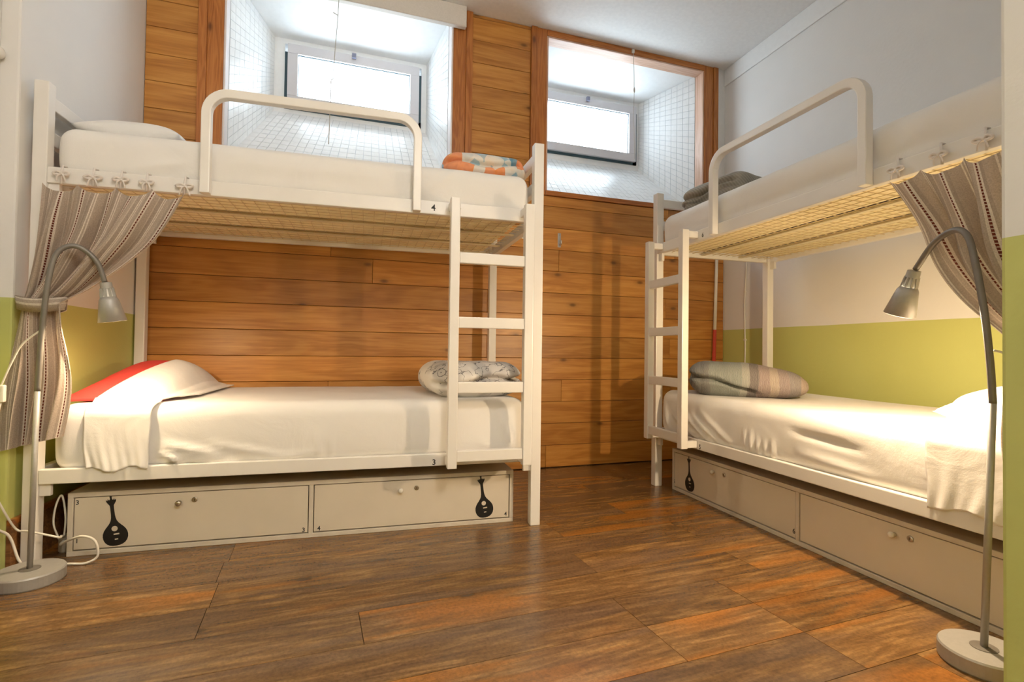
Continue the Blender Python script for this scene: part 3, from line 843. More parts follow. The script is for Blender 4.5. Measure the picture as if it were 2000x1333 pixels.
# ---- pillows
def cushion(name, side, u, v, z, su, sv, sz, rot, mat, seed, label, cat='pillow', wr=0.006, group=None, nu=46, tilt=0.0, skew=0.0, sf=0.34):
    root, W = (bunkL, XFL) if side == 'L' else (bunkR, XFR)
    n = nu; V = []; Fc = []
    a = np.linspace(-1, 1, n + 1)
    A, B = np.meshgrid(a, a, indexing='ij')
    # squared outline with pinched corners, lens section
    prof = np.clip((1 - np.abs(A) ** 2.6), 0, 1) ** 0.55 * np.clip((1 - np.abs(B) ** 3.0), 0, 1) ** 0.55
    pin = 1 - 0.06 * (1 - np.abs(A)) * (np.abs(B) ** 6) - 0.06 * (1 - np.abs(B)) * (np.abs(A) ** 6)
    x = A * su / 2 * pin; y = B * sv / 2 * pin
    wn_ = wr * (fnoise(x, y, 0 * x, seed, 16) + 0.6 * fnoise(x, y, 0 * x, seed + 1, 38)) * prof
    prof = prof * (1 - skew + skew * np.clip((B + 1) / 1.25, 0, 1))
    seam = sz * sf * (1 - skew * 0.6 * np.clip(-B, 0, 1))
    top = seam + prof * (sz * (1 - sf)) + wn_
    bot = seam * (1 - np.clip(prof * 1.6, 0, 1))
    c, s = math.cos(math.radians(rot)), math.sin(math.radians(rot))
    P0 = np.stack([x * c - y * s, x * s + y * c], -1)
    base = Vector(W(u, v, z))
    def pts(zz): return [tuple(Vector(W(u + P0[i, j, 0], v + P0[i, j, 1], z + zz[i, j] + tilt * A[i, j])) - base) for i in range(n + 1) for j in range(n + 1)]
    V = pts(top) + pts(bot); m = (n + 1) ** 2
    for i in range(n):
        for j in range(n):
            q = (i * (n + 1) + j, (i + 1) * (n + 1) + j, (i + 1) * (n + 1) + j + 1, i * (n + 1) + j + 1)
            Fc.append(q); Fc.append(tuple(k + m for k in q[::-1]))
    o = finish(name, V, Fc, mat, None, smooth=True, merge=1e-6)
    mw = Matrix.Translation(root.location) @ Matrix.Rotation(root.rotation_euler.z, 4, 'Z')
    o.location = mw @ base; o.rotation_euler = root.rotation_euler
    tag(o, label, cat, group)
    return o
PU, PV, PSU, PSV, PSZ = 0.228, 0.50, 0.37, 0.84, 0.160
cushion('pillow', 'L', PU, PV, 0.588, PSU, PSV, PSZ, 0, 'coral', 21, 'coral red pillow half covered by the folded white sheet', skew=0.72, sf=0.10)
cushion('pillow', 'L', 0.245, 0.47, 1.650, 0.38, 0.70, 0.135, 0, 'pillow', 31, 'white pillow at the head of the upper left bunk', wr=0.008)
cushion('pillow', 'R', 0.24, 0.45, 0.584, 0.42, 0.66, 0.14, 0, 'pillow', 41, 'white pillow in bright lamp light on the lower right bunk')

# ---- folded back top sheets: bands that climb the mattress side and drape over the pillow
def drape(side, D, ul, ur, ztop, zbot, v_end, lift, label, hfun, seed, hem=0.0):
    root, W = (bunkL, XFL) if side == 'L' else (bunkR, XFR)
    ns, ntop, nside = 44, 74, 30
    vf = 0.004                      # front face of the band
    prof = []                       # (v, z or None) from the hem up and over
    r = 0.05
    for k in range(nside): prof.append((vf, zbot + (ztop - r - zbot) * k / nside, 0))
    for a in np.linspace(0, math.pi / 2, 10): prof.append((vf + r - r * math.cos(a), ztop - r + r * math.sin(a), 0))
    for k in range(1, ntop): prof.append((vf + r + (v_end - vf - r) * k / (ntop - 1), ztop, 1))
    V = []; UVs = []
    base = Vector(W((ul(0) + ur(0)) / 2, 0.3, ztop))
    for i, (v, z, ontop) in enumerate(prof):
        for j in range(ns + 1):
            s = j / ns
            u = ul(v) + (ur(v) - ul(v)) * s
            zz, vv = z, v
            if ontop:
                zz = max(z, hfun(u, v)) if False else z + (hfun(u, v) - z) * 1.0
                zz += lift
            else:
                k = i / nside
                # gathers running down the side
                f = max(0.0, 1 - k)
                vv = v - lift * 0.6 - 0.0075 * f ** 1.6 * (0.5 + 0.5 * math.sin(s * 19 + 3 * math.sin(s * 4 + seed) + 1.5 * k)) - 0.0022 * math.sin(s * 43 + k * 5 + seed) * f ** 2
                u += (0.5 - s) * 0.022 * f ** 2 + 0.004 * f * math.sin(k * 7 + seed)
                zz += 0.010 * f ** 3 * math.sin(s * 9 + seed)
            V.append(tuple(Vector(W(u, vv, zz)) - base))
    Fc = [(i * (ns + 1) + j, (i + 1) * (ns + 1) + j, (i + 1) * (ns + 1) + j + 1, i * (ns + 1) + j + 1) for i in range(len(prof) - 1) for j in range(ns)]
    o = finish('top_sheet', V, Fc, 'sheet2', None, smooth=True)
    so = o.modifiers.new('thickness', 'SOLIDIFY'); so.thickness = 0.004; so.offset = 0
    mw = Matrix.Translation(root.location) @ Matrix.Rotation(root.rotation_euler.z, 4, 'Z')
    o.location = mw @ base; o.rotation_euler = root.rotation_euler
    tag(o, label, 'sheet', 'folded back top sheets')
    return o
def pillow_h(u, v, cu, cv, su, sv, sz, z, ground, skew=0.0, sf=0.34):
    a, b = (u - cu) / (su / 2), (v - cv) / (sv / 2)
    if abs(a) >= 1.12 or abs(b) >= 1.1: return ground
    a2, b2 = min(abs(a), 1), min(abs(b), 1)
    pr = max(0, 1 - a2 ** 2.6) ** 0.55 * max(0, 1 - b2 ** 3.0) ** 0.55
    pr *= 1 - skew + skew * min(1, max(0, (b + 1) / 1.25))
    h = z + sz * sf * (1 - skew * 0.6 * min(1, max(0, -b))) * (1 if max(abs(a), abs(b)) <= 1 else 0) + pr * sz * (1 - sf)
    return max(ground, h)
_hcache = {}
def smooth_h(cu, cv, su, sv, sz, z, ground, k=0.045, skew=0.0, sf=0.34):
    def f(u, v):
        s = 0; w = 0
        for du in (-2, -1, 0, 1, 2):
            for dv in (-2, -1, 0, 1, 2):
                wt = math.exp(-(du * du + dv * dv) / 3.0)
                s += wt * pillow_h(u + du * k / 2, v + dv * k / 2, cu, cv, su, sv, sz, z, ground, skew, sf); w += wt
        raw = pillow_h(u, v, cu, cv, su, sv, sz, z, ground, skew, sf)
        return max(s / w, raw - 0.001) + 0.004
    return f
drape('L', LD, lambda v: 0.185 + 0.19 * max(0, v - 0.03), lambda v: 0.405 + 0.30 * min(0.28, max(0, v - 0.01)), 0.594, 0.345, 0.915, 0.006, 'white top sheet folded back over the coral pillow', smooth_h(PU, PV, PSU, PSV, PSZ, 0.588, 0.592, k=0.075, skew=0.72, sf=0.10), 1.0)
drape('R', RD, lambda v: 0.05, lambda v: 0.385 + 0.06 * v, 0.588, 0.345, 0.80, 0.006, 'white top sheet hanging over the lower right bunk edge behind the lamp pole', smooth_h(0.24, 0.45, 0.42, 0.66, 0.14, 0.584, 0.586), 2.2)

# ---- folded duvets
def duvet(name, side, u, v, z, su, sv, sz, rot, mat, seed, crease, label, amp=0.010, droop=0.0):
    root, W = (bunkL, XFL) if side == 'L' else (bunkR, XFR)
    mirror = -1 if side == 'R' else 1
    def disp(Pn, nr):
        x, y, zz = Pn[:, 0], Pn[:, 1], Pn[:, 2]
        d = amp * fnoise(x, y, zz, seed, 13) + amp * 0.5 * fnoise(x, y, zz, seed + 3, 30)
        for (nxd, nyd, zc, w, a, xmax) in crease:     # groove of the fold on the sides facing (nxd, nyd)
            side_ = np.clip((nr[:, 0] * nxd + nr[:, 1] * nyd) * 1.6, 0, 1)
            zline = zc(x) if callable(zc) else zc + 0.012 * np.sin(x * 21 + seed) + 0.10 * x * (1 if len(crease) > 1 else 0.25)
            if callable(zc):
                d = d - 0.022 * side_ * np.clip((zline - zz) / 0.012, 0, 1) * np.clip((xmax - x) / 0.06, 0, 1)
            d = d - a * side_ * np.exp(-((zz - zline) / w) ** 2) * np.clip((xmax - x) / 0.06, 0, 1)
        Q = Pn + nr * d[:, None]
        Q[:, 2] = np.maximum(Q[:, 2], 0.0)
        if droop:
            Q[:, 2] *= 1 - droop * np.clip((x + 0.02) / (su / 2), 0, 1) ** 1.5
        return Q
    Pn, Fc = soft_box((su, sv, sz), (sz * 0.62, sz * 0.62, sz * 0.47), (64, 48, 24), disp)
    o = finish(name, Pn, Fc, mat, None, smooth=True, merge=1e-5)
    mw = Matrix.Translation(root.location) @ Matrix.Rotation(root.rotation_euler.z, 4, 'Z')
    o.location = mw @ Vector(W(u, v, z))
    o.rotation_euler = (0, 0, root.rotation_euler.z + math.radians(rot))
    tag(o, label, 'duvet', 'folded duvets')
    return o
duvet('folded_duvet', 'L', 1.715, 0.33, 0.588, 0.47, 0.52, 0.172, 4, duvet_ornament(), 51, [(0, -1, 0.082, 0.013, 0.040, 9), (1, 0, 0.082, 0.012, 0.03, 9)], 'folded off-white duvet with dark ornaments behind the left ladder')
duvet('folded_duvet', 'L', 1.745, 0.40, 1.650, 0.42, 0.60, 0.128, 0, duvet_watercolour(), 61, [(0, -1, 0.07, 0.012, 0.03, 9)], 'folded orange and blue patterned duvet on the upper left bunk', amp=0.012)
duvet('folded_duvet', 'R', 1.575, 0.32, 0.582, 0.60, 0.45, 0.185, -35, duvet_bands(), 71, [(-0.5, -0.8, lambda x: 0.118 - 0.42 * np.clip(x + 0.30, 0, 1) ** 1.3 + 0.006 * np.sin(x * 30), 0.013, 0.050, 0.07)], 'folded grey duvet with pinkish bands on the lower right bunk', amp=0.013, droop=0.28)
duvet('folded_duvet', 'R', 1.70, 0.34, 1.648, 0.48, 0.46, 0.165, -80, duvet_grey(), 81, [(-0.6, -0.8, 0.10, 0.014, 0.045, 9), (-0.6, -0.8, 0.055, 0.010, 0.02, 9)], 'folded grey beige striped duvet on the upper right bunk', amp=0.013)

# ================================================================== CURTAINS
def curtain(side, left_path, right_path, tie_t, label, seed, vofs=-0.045, ties=(), reps=6.3):
    root, W = (bunkL, XFL) if side == 'L' else (bunkR, XFR)
    nt_, ns = 110, 150
    def sample(path):
        q = [Vector((p[0], p[1], 0)) for p in path]
        c = bez([(p.x, p.y, 0) for p in q], 16)
        ln = [0.0]
        for a, b in zip(c[:-1], c[1:]): ln.append(ln[-1] + (b - a).length)
        tot = ln[-1]
        def at(t):
            d = t * tot
            for i in range(len(c) - 1):
                if ln[i + 1] >= d:
                    k = (d - ln[i]) / max(1e-9, ln[i + 1] - ln[i])
                    return c[i].lerp(c[i + 1], k)
            return c[-1]
        return at
    up = lambda pts, t: sample(pts)(t)
    Lu, Ru = sample(left_path[0]), sample(right_path[0])
    Ll, Rl = sample(left_path[1]), sample(right_path[1])
    base = Vector(W(0.05, vofs, 1.40)); V = []; UV = []
    rg = random.Random(seed); ph = [rg.uniform(0, 6.28) for _ in range(6)]
    for i in range(nt_ + 1):
        t = i / nt_
        if t < tie_t:
            k = t / tie_t; a, b = Lu(k), Ru(k)
            squeeze = 1 - k
            amp = 0.012 + 0.014 * math.sin(math.pi * min(1, k * 1.1)) + 0.006 * k
        else:
            k = (t - tie_t) / (1 - tie_t); a, b = Ll(k), Rl(k)
            amp = 0.016 + 0.016 * k
        for j in range(ns + 1):
            s = j / ns
            p = a.lerp(b, s)
            sag = 0.0
            if t < tie_t:
                kk = t / tie_t
                sc = 0.034 * (1 - kk) ** 3 * abs(math.sin(math.pi * s * 4.0)) ** 0.8
                sag = -sc
            w = math.sin(s * 2 * math.pi * 3.4 + ph[0] + 1.6 * math.sin(t * 3 + ph[1]) + 1.2 * math.sin(s * 5 + ph[5]))
            w += 0.35 * math.sin(s * 2 * math.pi * 7.7 + ph[2] + 2 * t)
            lip = 0.010 * math.sin(t * 9 + ph[3]) * math.sin(s * 9 + ph[4])
            env = 1.0
            du = 0.006 * math.cos(s * 2 * math.pi * 3.4 + ph[0]) * (1 if 0.02 < s < 0.98 else 0)
            V.append(tuple(Vector(W(p.x + du, vofs + amp * w * env + lip, p.y + sag)) - base))
            UV.append((s * reps / 7.0, t * 1.05))
    Fc = [(i * (ns + 1) + j, (i + 1) * (ns + 1) + j, (i + 1) * (ns + 1) + j + 1, i * (ns + 1) + j + 1) for i in range(nt_) for j in range(ns)]
    mw = Matrix.Translation(root.location) @ Matrix.Rotation(root.rotation_euler.z, 4, 'Z')
    e = empty('curtain', mw @ base); e.rotation_euler = root.rotation_euler
    cl = finish('cloth', V, Fc, 'curtain', e, smooth=True, uvs=UV)
    tag(e, label, 'curtain', 'striped bed curtains')
    # tape ties knotted round the rail
    for (u, z, tl) in ties:
        mb = MB(lambda a, b, c: tuple(Vector(W(a, b, c)) - base))
        mb.tube([(u - 0.004, -0.006, UB - 0.004), (u - 0.004, -0.007, UB + 0.03), (u, -0.006, UT + 0.004), (u + 0.002, 0.016, UT + 0.005)], 0.004, 6)
        for sgn in (-1, 1):
            lp = bez([(u, -0.012, z), (u + sgn * 0.013, -0.018, z + 0.006), (u + sgn * (0.022 + 0.006 * tl), -0.017, z + 0.002 * sgn), (u + sgn * 0.014, -0.015, z - 0.006), (u, -0.012, z)], 5)
            mb.tube(lp, 0.0050, 6)
            mb.tube(bez([(u, -0.012, z), (u + sgn * 0.010, -0.020, z - 0.012), (u + sgn * (0.012 + 0.006 * tl), -0.016, z - 0.026 - 0.01 * tl)], 5), 0.003, 6)
        mb.lathe([(0.002, -0.006), (0.007, -0.003), (0.007, 0.003), (0.002, 0.006)], (u, -0.012, z), (1, 0, 0), 10)
        mb.obj('tie_tape', plain('tie_cotton', (0.74, 0.69, 0.65), 0.9), e, smooth=True)
    return e, W, base
cur_l, Wc, cb = curtain('L',
    ([(0.052, 1.410), (0.048, 1.30), (0.038, 1.15), (0.020, 1.03), (0.006, 0.965)], [(0.006, 0.965), (-0.004, 0.86), (-0.020, 0.70), (-0.032, 0.58), (-0.036, 0.437)]),
    ([(0.520, 1.420), (0.456, 1.288), (0.389, 1.184), (0.242, 1.039), (0.130, 0.965)], [(0.130, 0.965), (0.140, 0.88), (0.160, 0.77), (0.165, 0.654), (0.140, 0.482)]),
    0.52, 'brown striped linen curtain tied back at the left bunk post', 5,
    ties=[(0.10, 1.455, 0.3), (0.20, 1.450, 1.0), (0.29, 1.452, 0.4), (0.375, 1.450, 0.2), (0.505, 1.448, 1.2)])
mb = MB(lambda a, b, c: tuple(Vector(Wc(a, b, c)) - cb))
ring = [(0.068 + 0.072 * math.cos(a), -0.046 + 0.042 * math.sin(a), 0.962 + 0.006 * math.cos(a * 2)) for a in np.linspace(0, 2 * math.pi, 28)]
mb.sweep(ring, [(-0.003, -0.024), (0.003, -0.024), (0.003, 0.024), (-0.003, 0.024)], False)
tb = mb.obj('tieback', 'curtain', cur_l, smooth=True, uvs=[((i % 4) * 0.03 + 0.02, i * 0.004) for i in range(len(mb.v))])
cur_r, Wc2, cb2 = curtain('R',
    ([(0.030, 1.410), (0.028, 1.30), (0.020, 1.15), (0.010, 1.0), (-0.004, 0.86)], [(-0.004, 0.86), (-0.010, 0.80), (-0.020, 0.68), (-0.030, 0.58), (-0.030, 0.46)]),
    ([(0.478, 1.414), (0.383, 1.238), (0.322, 1.097), (0.239, 0.979), (0.120, 0.86)], [(0.120, 0.86), (0.130, 0.80), (0.140, 0.68), (0.145, 0.58), (0.13, 0.47)]),
    0.58, 'brown striped linen curtain gathered behind the right reading lamp', 9,
    ties=[(0.47, 1.448, 0.6), (0.335, 1.450, 0.3), (0.215, 1.452, 0.5), (0.10, 1.452, 0.5)], reps=4.6)

# ================================================================== LOCKERS WITH STICKERS
def glyph(ch, size, name, parent, mat, place):
    cu_ = bpy.data.curves.new('glyph', 'FONT'); cu_.body = ch; cu_.size = size; cu_.resolution_u = 3
    cu_.offset = 0.0006
    tmp = bpy.data.objects.new('glyph_tmp', cu_); COL.objects.link(tmp)
    dg = bpy.context.evaluated_depsgraph_get()
    me = bpy.data.meshes.new_from_object(tmp.evaluated_get(dg))
    vs_ = [v.co.copy() for v in me.vertices]; fs = [tuple(p.vertices) for p in me.polygons]
    bpy.data.objects.remove(tmp); bpy.data.meshes.remove(me)
    return finish(name, [place(v.x, v.y) for v in vs_], fs, mat, parent)

def guitar_outline(tilt):
    """Pear shaped fado guitar with fan tuners, base at 0, height 0.19."""
    right = [(0.012, 0.001), (0.022, 0.004), (0.031, 0.010), (0.038, 0.019), (0.042, 0.030), (0.043, 0.041), (0.0415, 0.052), (0.037, 0.063), (0.030, 0.073), (0.022, 0.082), (0.015, 0.091), (0.0105, 0.100)]
    right += [(0.0080, 0.110), (0.0068, 0.122), (0.0064, 0.150), (0.0068, 0.160), (0.0125, 0.169), (0.0165, 0.176), (0.0175, 0.184), (0.0120, 0.180), (0.0105, 0.188), (0.0070, 0.181), (0.0040, 0.184), (0.0030, 0.190), (0.0050, 0.195)]
    left = [(-x, y) for x, y in right[::-1]]
    out = [(0, 0.0)] + right + [(0, 0.197)] + left
    c, s = math.cos(tilt), math.sin(tilt)
    return [(x * c - (y - 0.05) * s, x * s + (y - 0.05) * c + 0.05) for x, y in out]

def sticker(parent, place, tilt, scale_x=1.0):
    pts = guitar_outline(tilt)
    n = len(pts)
    v = [place(x * scale_x, y, 0) for x, y in pts]
    st_ = finish('guitar_sticker', v, [tuple(range(n))], 'black', parent)
    bm = bmesh.new(); bm.from_mesh(st_.data); bmesh.ops.triangulate(bm, faces=bm.faces); bm.to_mesh(st_.data); bm.free()
    st_['label'] = 'black guitar silhouette sticker'
    c, s = math.cos(tilt), math.sin(tilt)
    tr = lambda x, y: (x * c - (y - 0.05) * s, x * s + (y - 0.05) * c + 0.05)
    mb_v = []; mb_f = []
    for cx, cy, rx, ry in ((0.0, 0.068, 0.0105, 0.0105), (0.004, 0.046, 0.010, 0.0028), (0.002, 0.026, 0.006, 0.0022)):
        k0 = len(mb_v); m_ = 18 if rx == ry else 4
        for k in range(m_):
            a = 2 * math.pi * k / m_ + (0 if m_ > 4 else math.pi / 4)
            x, y = tr(cx + rx * math.cos(a) * (1 if m_ > 4 else 1.35), cy + ry * math.sin(a) * (1 if m_ > 4 else 1.35))
            mb_v.append(place(x * scale_x, y, 1))
        mb_f.append(tuple(range(k0, k0 + m_)))
    finish('sticker_cutout', mb_v, mb_f, 'locker', parent)

def locker(side, u0, u1, v0, depth, h, split, label, stickers, knobs, locks, marks):
    root, W = (bunkL, XFL) if side == 'L' else (bunkR, XFR)
    base = Vector(W((u0 + u1) / 2, v0, 0))
    X = lambda u, v, z: tuple(Vector(W(u, v, z)) - base)
    mw = Matrix.Translation(root.location) @ Matrix.Rotation(root.rotation_euler.z, 4, 'Z')
    e = empty('bed_locker', mw @ base); e.rotation_euler = root.rotation_euler
    t = 0.018
    c = MB(X)
    c.box(u0, u1, v0, v0 + depth, h - t, h).box(u0, u1, v0, v0 + depth, 0.0, t)
    c.box(u0, u0 + t, v0, v0 + depth, t, h - t).box(u1 - t, u1, v0, v0 + depth, t, h - t)
    c.box(split - t / 2, split + t / 2, v0, v0 + depth, t, h - t).box(u0 + t, u1 - t, v0 + depth - 0.006, v0 + depth, t, h - t)
    c.obj('carcass', 'locker_edge', e, bevel=0.0012, seg=1)
    doors = []
    for a, b in ((u0 + t, split - t / 2), (split + t / 2, u1 - t)):
        g = 0.0035
        d = MB(X).box(a + g, b - g, v0 + 0.003, v0 + 0.019, t + g * 1.5, h - t - g).obj('door', 'locker', e, bevel=0.001, seg=1)
        doors.append((d, a, b))
    def owner(u):
        for d, a, b in doors:
            if a <= u <= b: return d
        return doors[0][0]
    sg = -1 if side == 'R' else 1     # picture-right runs against u on the right bunk
    vf = v0 + 0.003
    for u, z, tilt in stickers:
        sticker(owner(u), lambda x, y, k, u=u, z=z: X(u + sg * x, vf - 0.0006 - 0.0005 * k, z + y), tilt)
    for u, z, mat in knobs:
        MB(X).lathe([(0.0075, 0.0), (0.006, 0.008), (0.011, 0.014), (0.011, 0.020), (0.007, 0.023)], (u, vf, z), (0, -1, 0), 14).obj('knob', mat, owner(u), smooth=True)
    for u, z in locks:
        lk = MB(X).lathe([(0.0105, 0.0), (0.0105, 0.004), (0.008, 0.006)], (u, vf, z), (0, -1, 0), 16).obj('lock', 'chrome', owner(u))
        MB(X).box(u - 0.001, u + 0.001, vf - 0.0066, vf - 0.0058, z - 0.005, z + 0.005).obj('keyhole', 'ink', owner(u))
    for ch, u, z, sz in marks:
        glyph(ch, sz, 'number_mark', owner(u), 'ink', lambda x, y, u=u, z=z: X(u + sg * x, vf - 0.0007, z + y))
    tag(e, label, 'locker', 'under-bed lockers')
    return e
locker('L', 0.105, 1.891, 0.080, 0.70, 0.2438, 0.985, 'cream under-bed locker with two guitar stickers, left bunk',
       [(0.264, 0.028, 0.13), (1.750, 0.028, 0.13)],
       [(0.484, 0.184, 'chrome'), (1.362, 0.182, 'plastic')], [(0.539, 0.192), (1.434, 0.187)],
       [('3', 0.130, 0.198, 0.024), ('3', 0.950, 0.026, 0.026), ('4', 1.012, 0.028, 0.026), ('4', 1.848, 0.030, 0.026), ('1', 0.132, 0.050, 0.022)])
locker('R', 0.115, 1.880, 0.070, 0.66, 0.2438, 0.958, 'cream under-bed locker with one guitar sticker, right bunk',
       [(1.713, 0.028, 0.06)],
       [(1.503, 0.188, 'plastic'), (0.540, 0.188, 'plastic')], [(1.423, 0.190), (0.485, 0.192)],
       [('5', 1.868, 0.040, 0.030), ('6', 0.985, 0.042, 0.030)])
# bunk numbers handwritten on the rails
def rail_mark(ch, side, u, z, size):
    root, W = (bunkL, XFL) if side == 'L' else (bunkR, XFR)
    sg = -1 if side == 'R' else 1
    glyph(ch, size, 'bunk_number', root, 'ink', lambda x, y: W(u + sg * x, 0.0003, z + y))
rail_mark('4', 'L', 1.470, 1.438, 0.040)
rail_mark('3', 'L', 1.492, 0.306, 0.034)
rail_mark('6', 'R', 1.522, 1.436, 0.034)
rail_mark('5', 'R', 1.535, 0.306, 0.034)

# ================================================================== READING LAMPS
def reading_lamp(base_xy, pole_pts, shade_top, shade_dir, label, watt, bulb_at):
    e = empty('floor_lamp', (base_xy[0], base_xy[1], 0))
    ox, oy = base_xy
    X = lambda x, y, z: (x - ox, y - oy, z)
    MB().lathe([(0.096, 0.0), (0.098, 0.004), (0.098, 0.037), (0.095, 0.042), (0.020, 0.044)], (0, 0, 0), n=48).obj('base', 'lampmetal', e, smooth=False, bevel=0.0)
    MB().lathe([(0.030, 0.0425), (0.030, 0.0455), (0.012, 0.047)], (0, 0, 0), n=24).obj('base_plate', 'neck', e)
    lower, upper = pole_pts
    MB(X).tube(lower, 0.0085, 14).obj('pole', 'lampmetal', e, smooth=True)
    jn = lower[-1]
    MB(X).tube(bez(upper, 14), 0.0088, 14).obj('gooseneck', 'neck', e, smooth=True)
    d = Vector(shade_dir).normalized(); top = Vector(X(*shade_top))
    sh = MB().lathe([(0.0115, -0.006), (0.0185, -0.004), (0.0195, 0.018), (0.0180, 0.018)], top, d, 28).obj('socket_cap', 'lampmetal', e)
    rb = MB()
    ax = d; ref = Vector((1, 0, 0)); e1 = ax.cross(ref).normalized(); e2 = ax.cross(e1)
    for k in range(9):
        a = 2 * math.pi * k / 9
        off = e1 * math.cos(a) + e2 * math.sin(a)
        rb.sweep([tuple(top + ax * 0.016 + off * 0.0180), tuple(top + ax * 0.050 + off * 0.0215)], [(-0.0040, -0.0012), (0.0040, -0.0012), (0.0040, 0.0012), (-0.0040, 0.0012)])
    rb.obj('vent_rib', 'lampmetal', e)
    MB().lathe([(0.0150, 0.018), (0.0180, 0.048)], top, d, 24, cap=False).obj('vent_liner', 'shade_in', e)
    # open cone, outer skin turned in at the rim
    MB().lathe([(0.0190, 0.048), (0.0245, 0.050), (0.0300, 0.060), (0.0330, 0.075), (0.0450, 0.140), (0.0438, 0.1405), (0.0318, 0.0755), (0.0285, 0.062), (0.0230, 0.0525), (0.0190, 0.0515)], top, d, 40, cap=False).obj('shade', 'lampmetal', e, smooth=True)
    MB().lathe([(0.0012, 0.126), (0.012, 0.124), (0.0205, 0.112), (0.0215, 0.100), (0.016, 0.084), (0.013, 0.070), (0.012, 0.056)], top, d, 24).obj('bulb', 'bulb', e, smooth=True)
    ld = bpy.data.lights.new('lamp_light', 'POINT'); ld.energy = watt; ld.color = LAMP_COL; ld.shadow_soft_size = 0.018
    lo_ = bpy.data.objects.new('lamp_light', ld); COL.objects.link(lo_); lo_.parent = e
    lo_.location = top + d * bulb_at
    tag(e, label, 'floor lamp', 'grey gooseneck floor lamps')
    return e
yl = 2.226
lampL = reading_lamp((-0.990, yl),
    ([(-0.990, yl, 0.044), (-0.983, yl, 0.66)],
     [(-0.983, yl, 0.655), (-0.976, yl, 0.85), (-0.964, yl, 1.02), (-0.948, yl + 0.006, 1.125), (-0.918, yl + 0.014, 1.166), (-0.880, yl + 0.026, 1.166), (-0.838, yl + 0.042, 1.122), (-0.815, yl + 0.050, 1.050)]),
    (-0.812, yl + 0.051, 1.044), (0.14, 0.10, -1.0), 'grey gooseneck floor lamp lighting the left bunk', LAMP_W_LEFT, 0.126)
lampR = reading_lamp((1.646, 0.909),
    ([(1.646, 0.909, 0.044), (1.636, 0.882, 0.70)],
     [(1.636, 0.882, 0.695), (1.6385, 0.889, 0.80), (1.644, 0.905, 0.94), (1.655, 0.932, 1.08), (1.664, 0.956, 1.157), (1.680, 1.000, 1.182), (1.706, 1.068, 1.158), (1.730, 1.135, 1.092)]),
    (1.732, 1.141, 1.084), (0.06, 0.38, -1.0), 'grey gooseneck floor lamp lighting the right bunk', LAMP_W, 0.142)

# fill lamp added out of view behind the camera for general light
cl_e = empty('fill_lamp', (0.70, -0.95, CEIL))
MB().lathe([(0.10, -0.012), (0.10, 0.0)], (0, 0, -0.001), n=32).obj('rose', 'cornice', cl_e)
MB().lathe([(0.02, -0.085), (0.10, -0.075), (0.145, -0.045), (0.150, -0.012)], (0, 0, 0), n=32).obj('glass_bowl', 'fill_glow', cl_e, smooth=True)
ld = bpy.data.lights.new('fill_light', 'POINT'); ld.energy = FILL_W; ld.color = FILL_COL; ld.shadow_soft_size = 0.25
lo_ = bpy.data.objects.new('fill_light', ld); COL.objects.link(lo_); lo_.parent = cl_e; lo_.location = (0, 0, -0.26)
tag(cl_e, 'added round glass fill lamp, unseen above the entrance', 'ceiling lamp')

# ================================================================== SMALL THINGS
# roller blind over window 1
rb_ = empty('roller_blind', (0.0, YW - 0.03, 2.938))
B_ = lambda x, y, z: (x, y - (YW - 0.03), z - 2.938)
MB(B_).box(-0.74, 0.765, YW - 0.060, YW - 0.024, 2.938, CEIL - 0.001).obj('pelmet', 'blind', rb_, bevel=0.003)
MB(B_).box(-0.73, 0.755, YW - 0.062, YW - 0.0602, 2.941, 2.952).obj('hem_bar', 'blind', rb_)
MB(B_).tube(bez([(-0.030, YW - 0.045, 2.938), (-0.036, YW - 0.045, 2.80), (-0.048, YW - 0.045, 2.60), (-0.055, YW - 0.045, 2.45)], 6), 0.0022, 6).obj('pull_cord', 'cord', rb_)
MB(B_).tube(bez([(-0.055, YW - 0.045, 2.45), (-0.066, YW - 0.045, 2.43), (-0.068, YW - 0.045, 2.30), (-0.070, YW - 0.045, 2.18), (-0.073, YW - 0.045, 2.05)], 6), 0.0030, 6).obj('cord_end', 'cord', rb_)
MB(B_).tube([(-0.034, YW - 0.045, 2.845), (-0.062, YW - 0.05, 2.855)], 0.003, 6).obj('cord_knot', 'cord', rb_)
tag(rb_, 'cream roller blind with hanging cord above the upper left window', 'blind')
hk = empty('hanging_cord', (2.04, YW - 0.016, 3.05))
H_ = lambda x, y, z: (x - 2.04, y - (YW - 0.016), z - 3.05)
MB(H_).box(2.030, 2.050, YW - 0.030, YW - 0.0145, 3.040, 3.066).obj('cord_clip', 'plastic', hk, bevel=0.003)
MB(H_).tube(bez([(2.040, YW - 0.027, 3.042), (2.046, YW - 0.027, 2.90), (2.050, YW - 0.027, 2.77)], 5), 0.0022, 6).obj('cord', 'cord', hk)
MB(H_).lathe([(0.004, -0.02), (0.007, -0.012), (0.007, 0.012), (0.004, 0.02)], (2.050, YW - 0.027, 2.76), (0, 0, 1), 10).obj('toggle', 'metal', hk)
MB(H_).tube(bez([(2.050, YW - 0.027, 2.74), (2.046, YW - 0.027, 2.58), (2.054, YW - 0.027, 2.42), (2.060, YW - 0.027, 2.25)], 5), 0.0018, 6).obj('cord', 'cord', hk)
tag(hk, 'thin cord with a metal toggle hanging in the right window', 'cord')

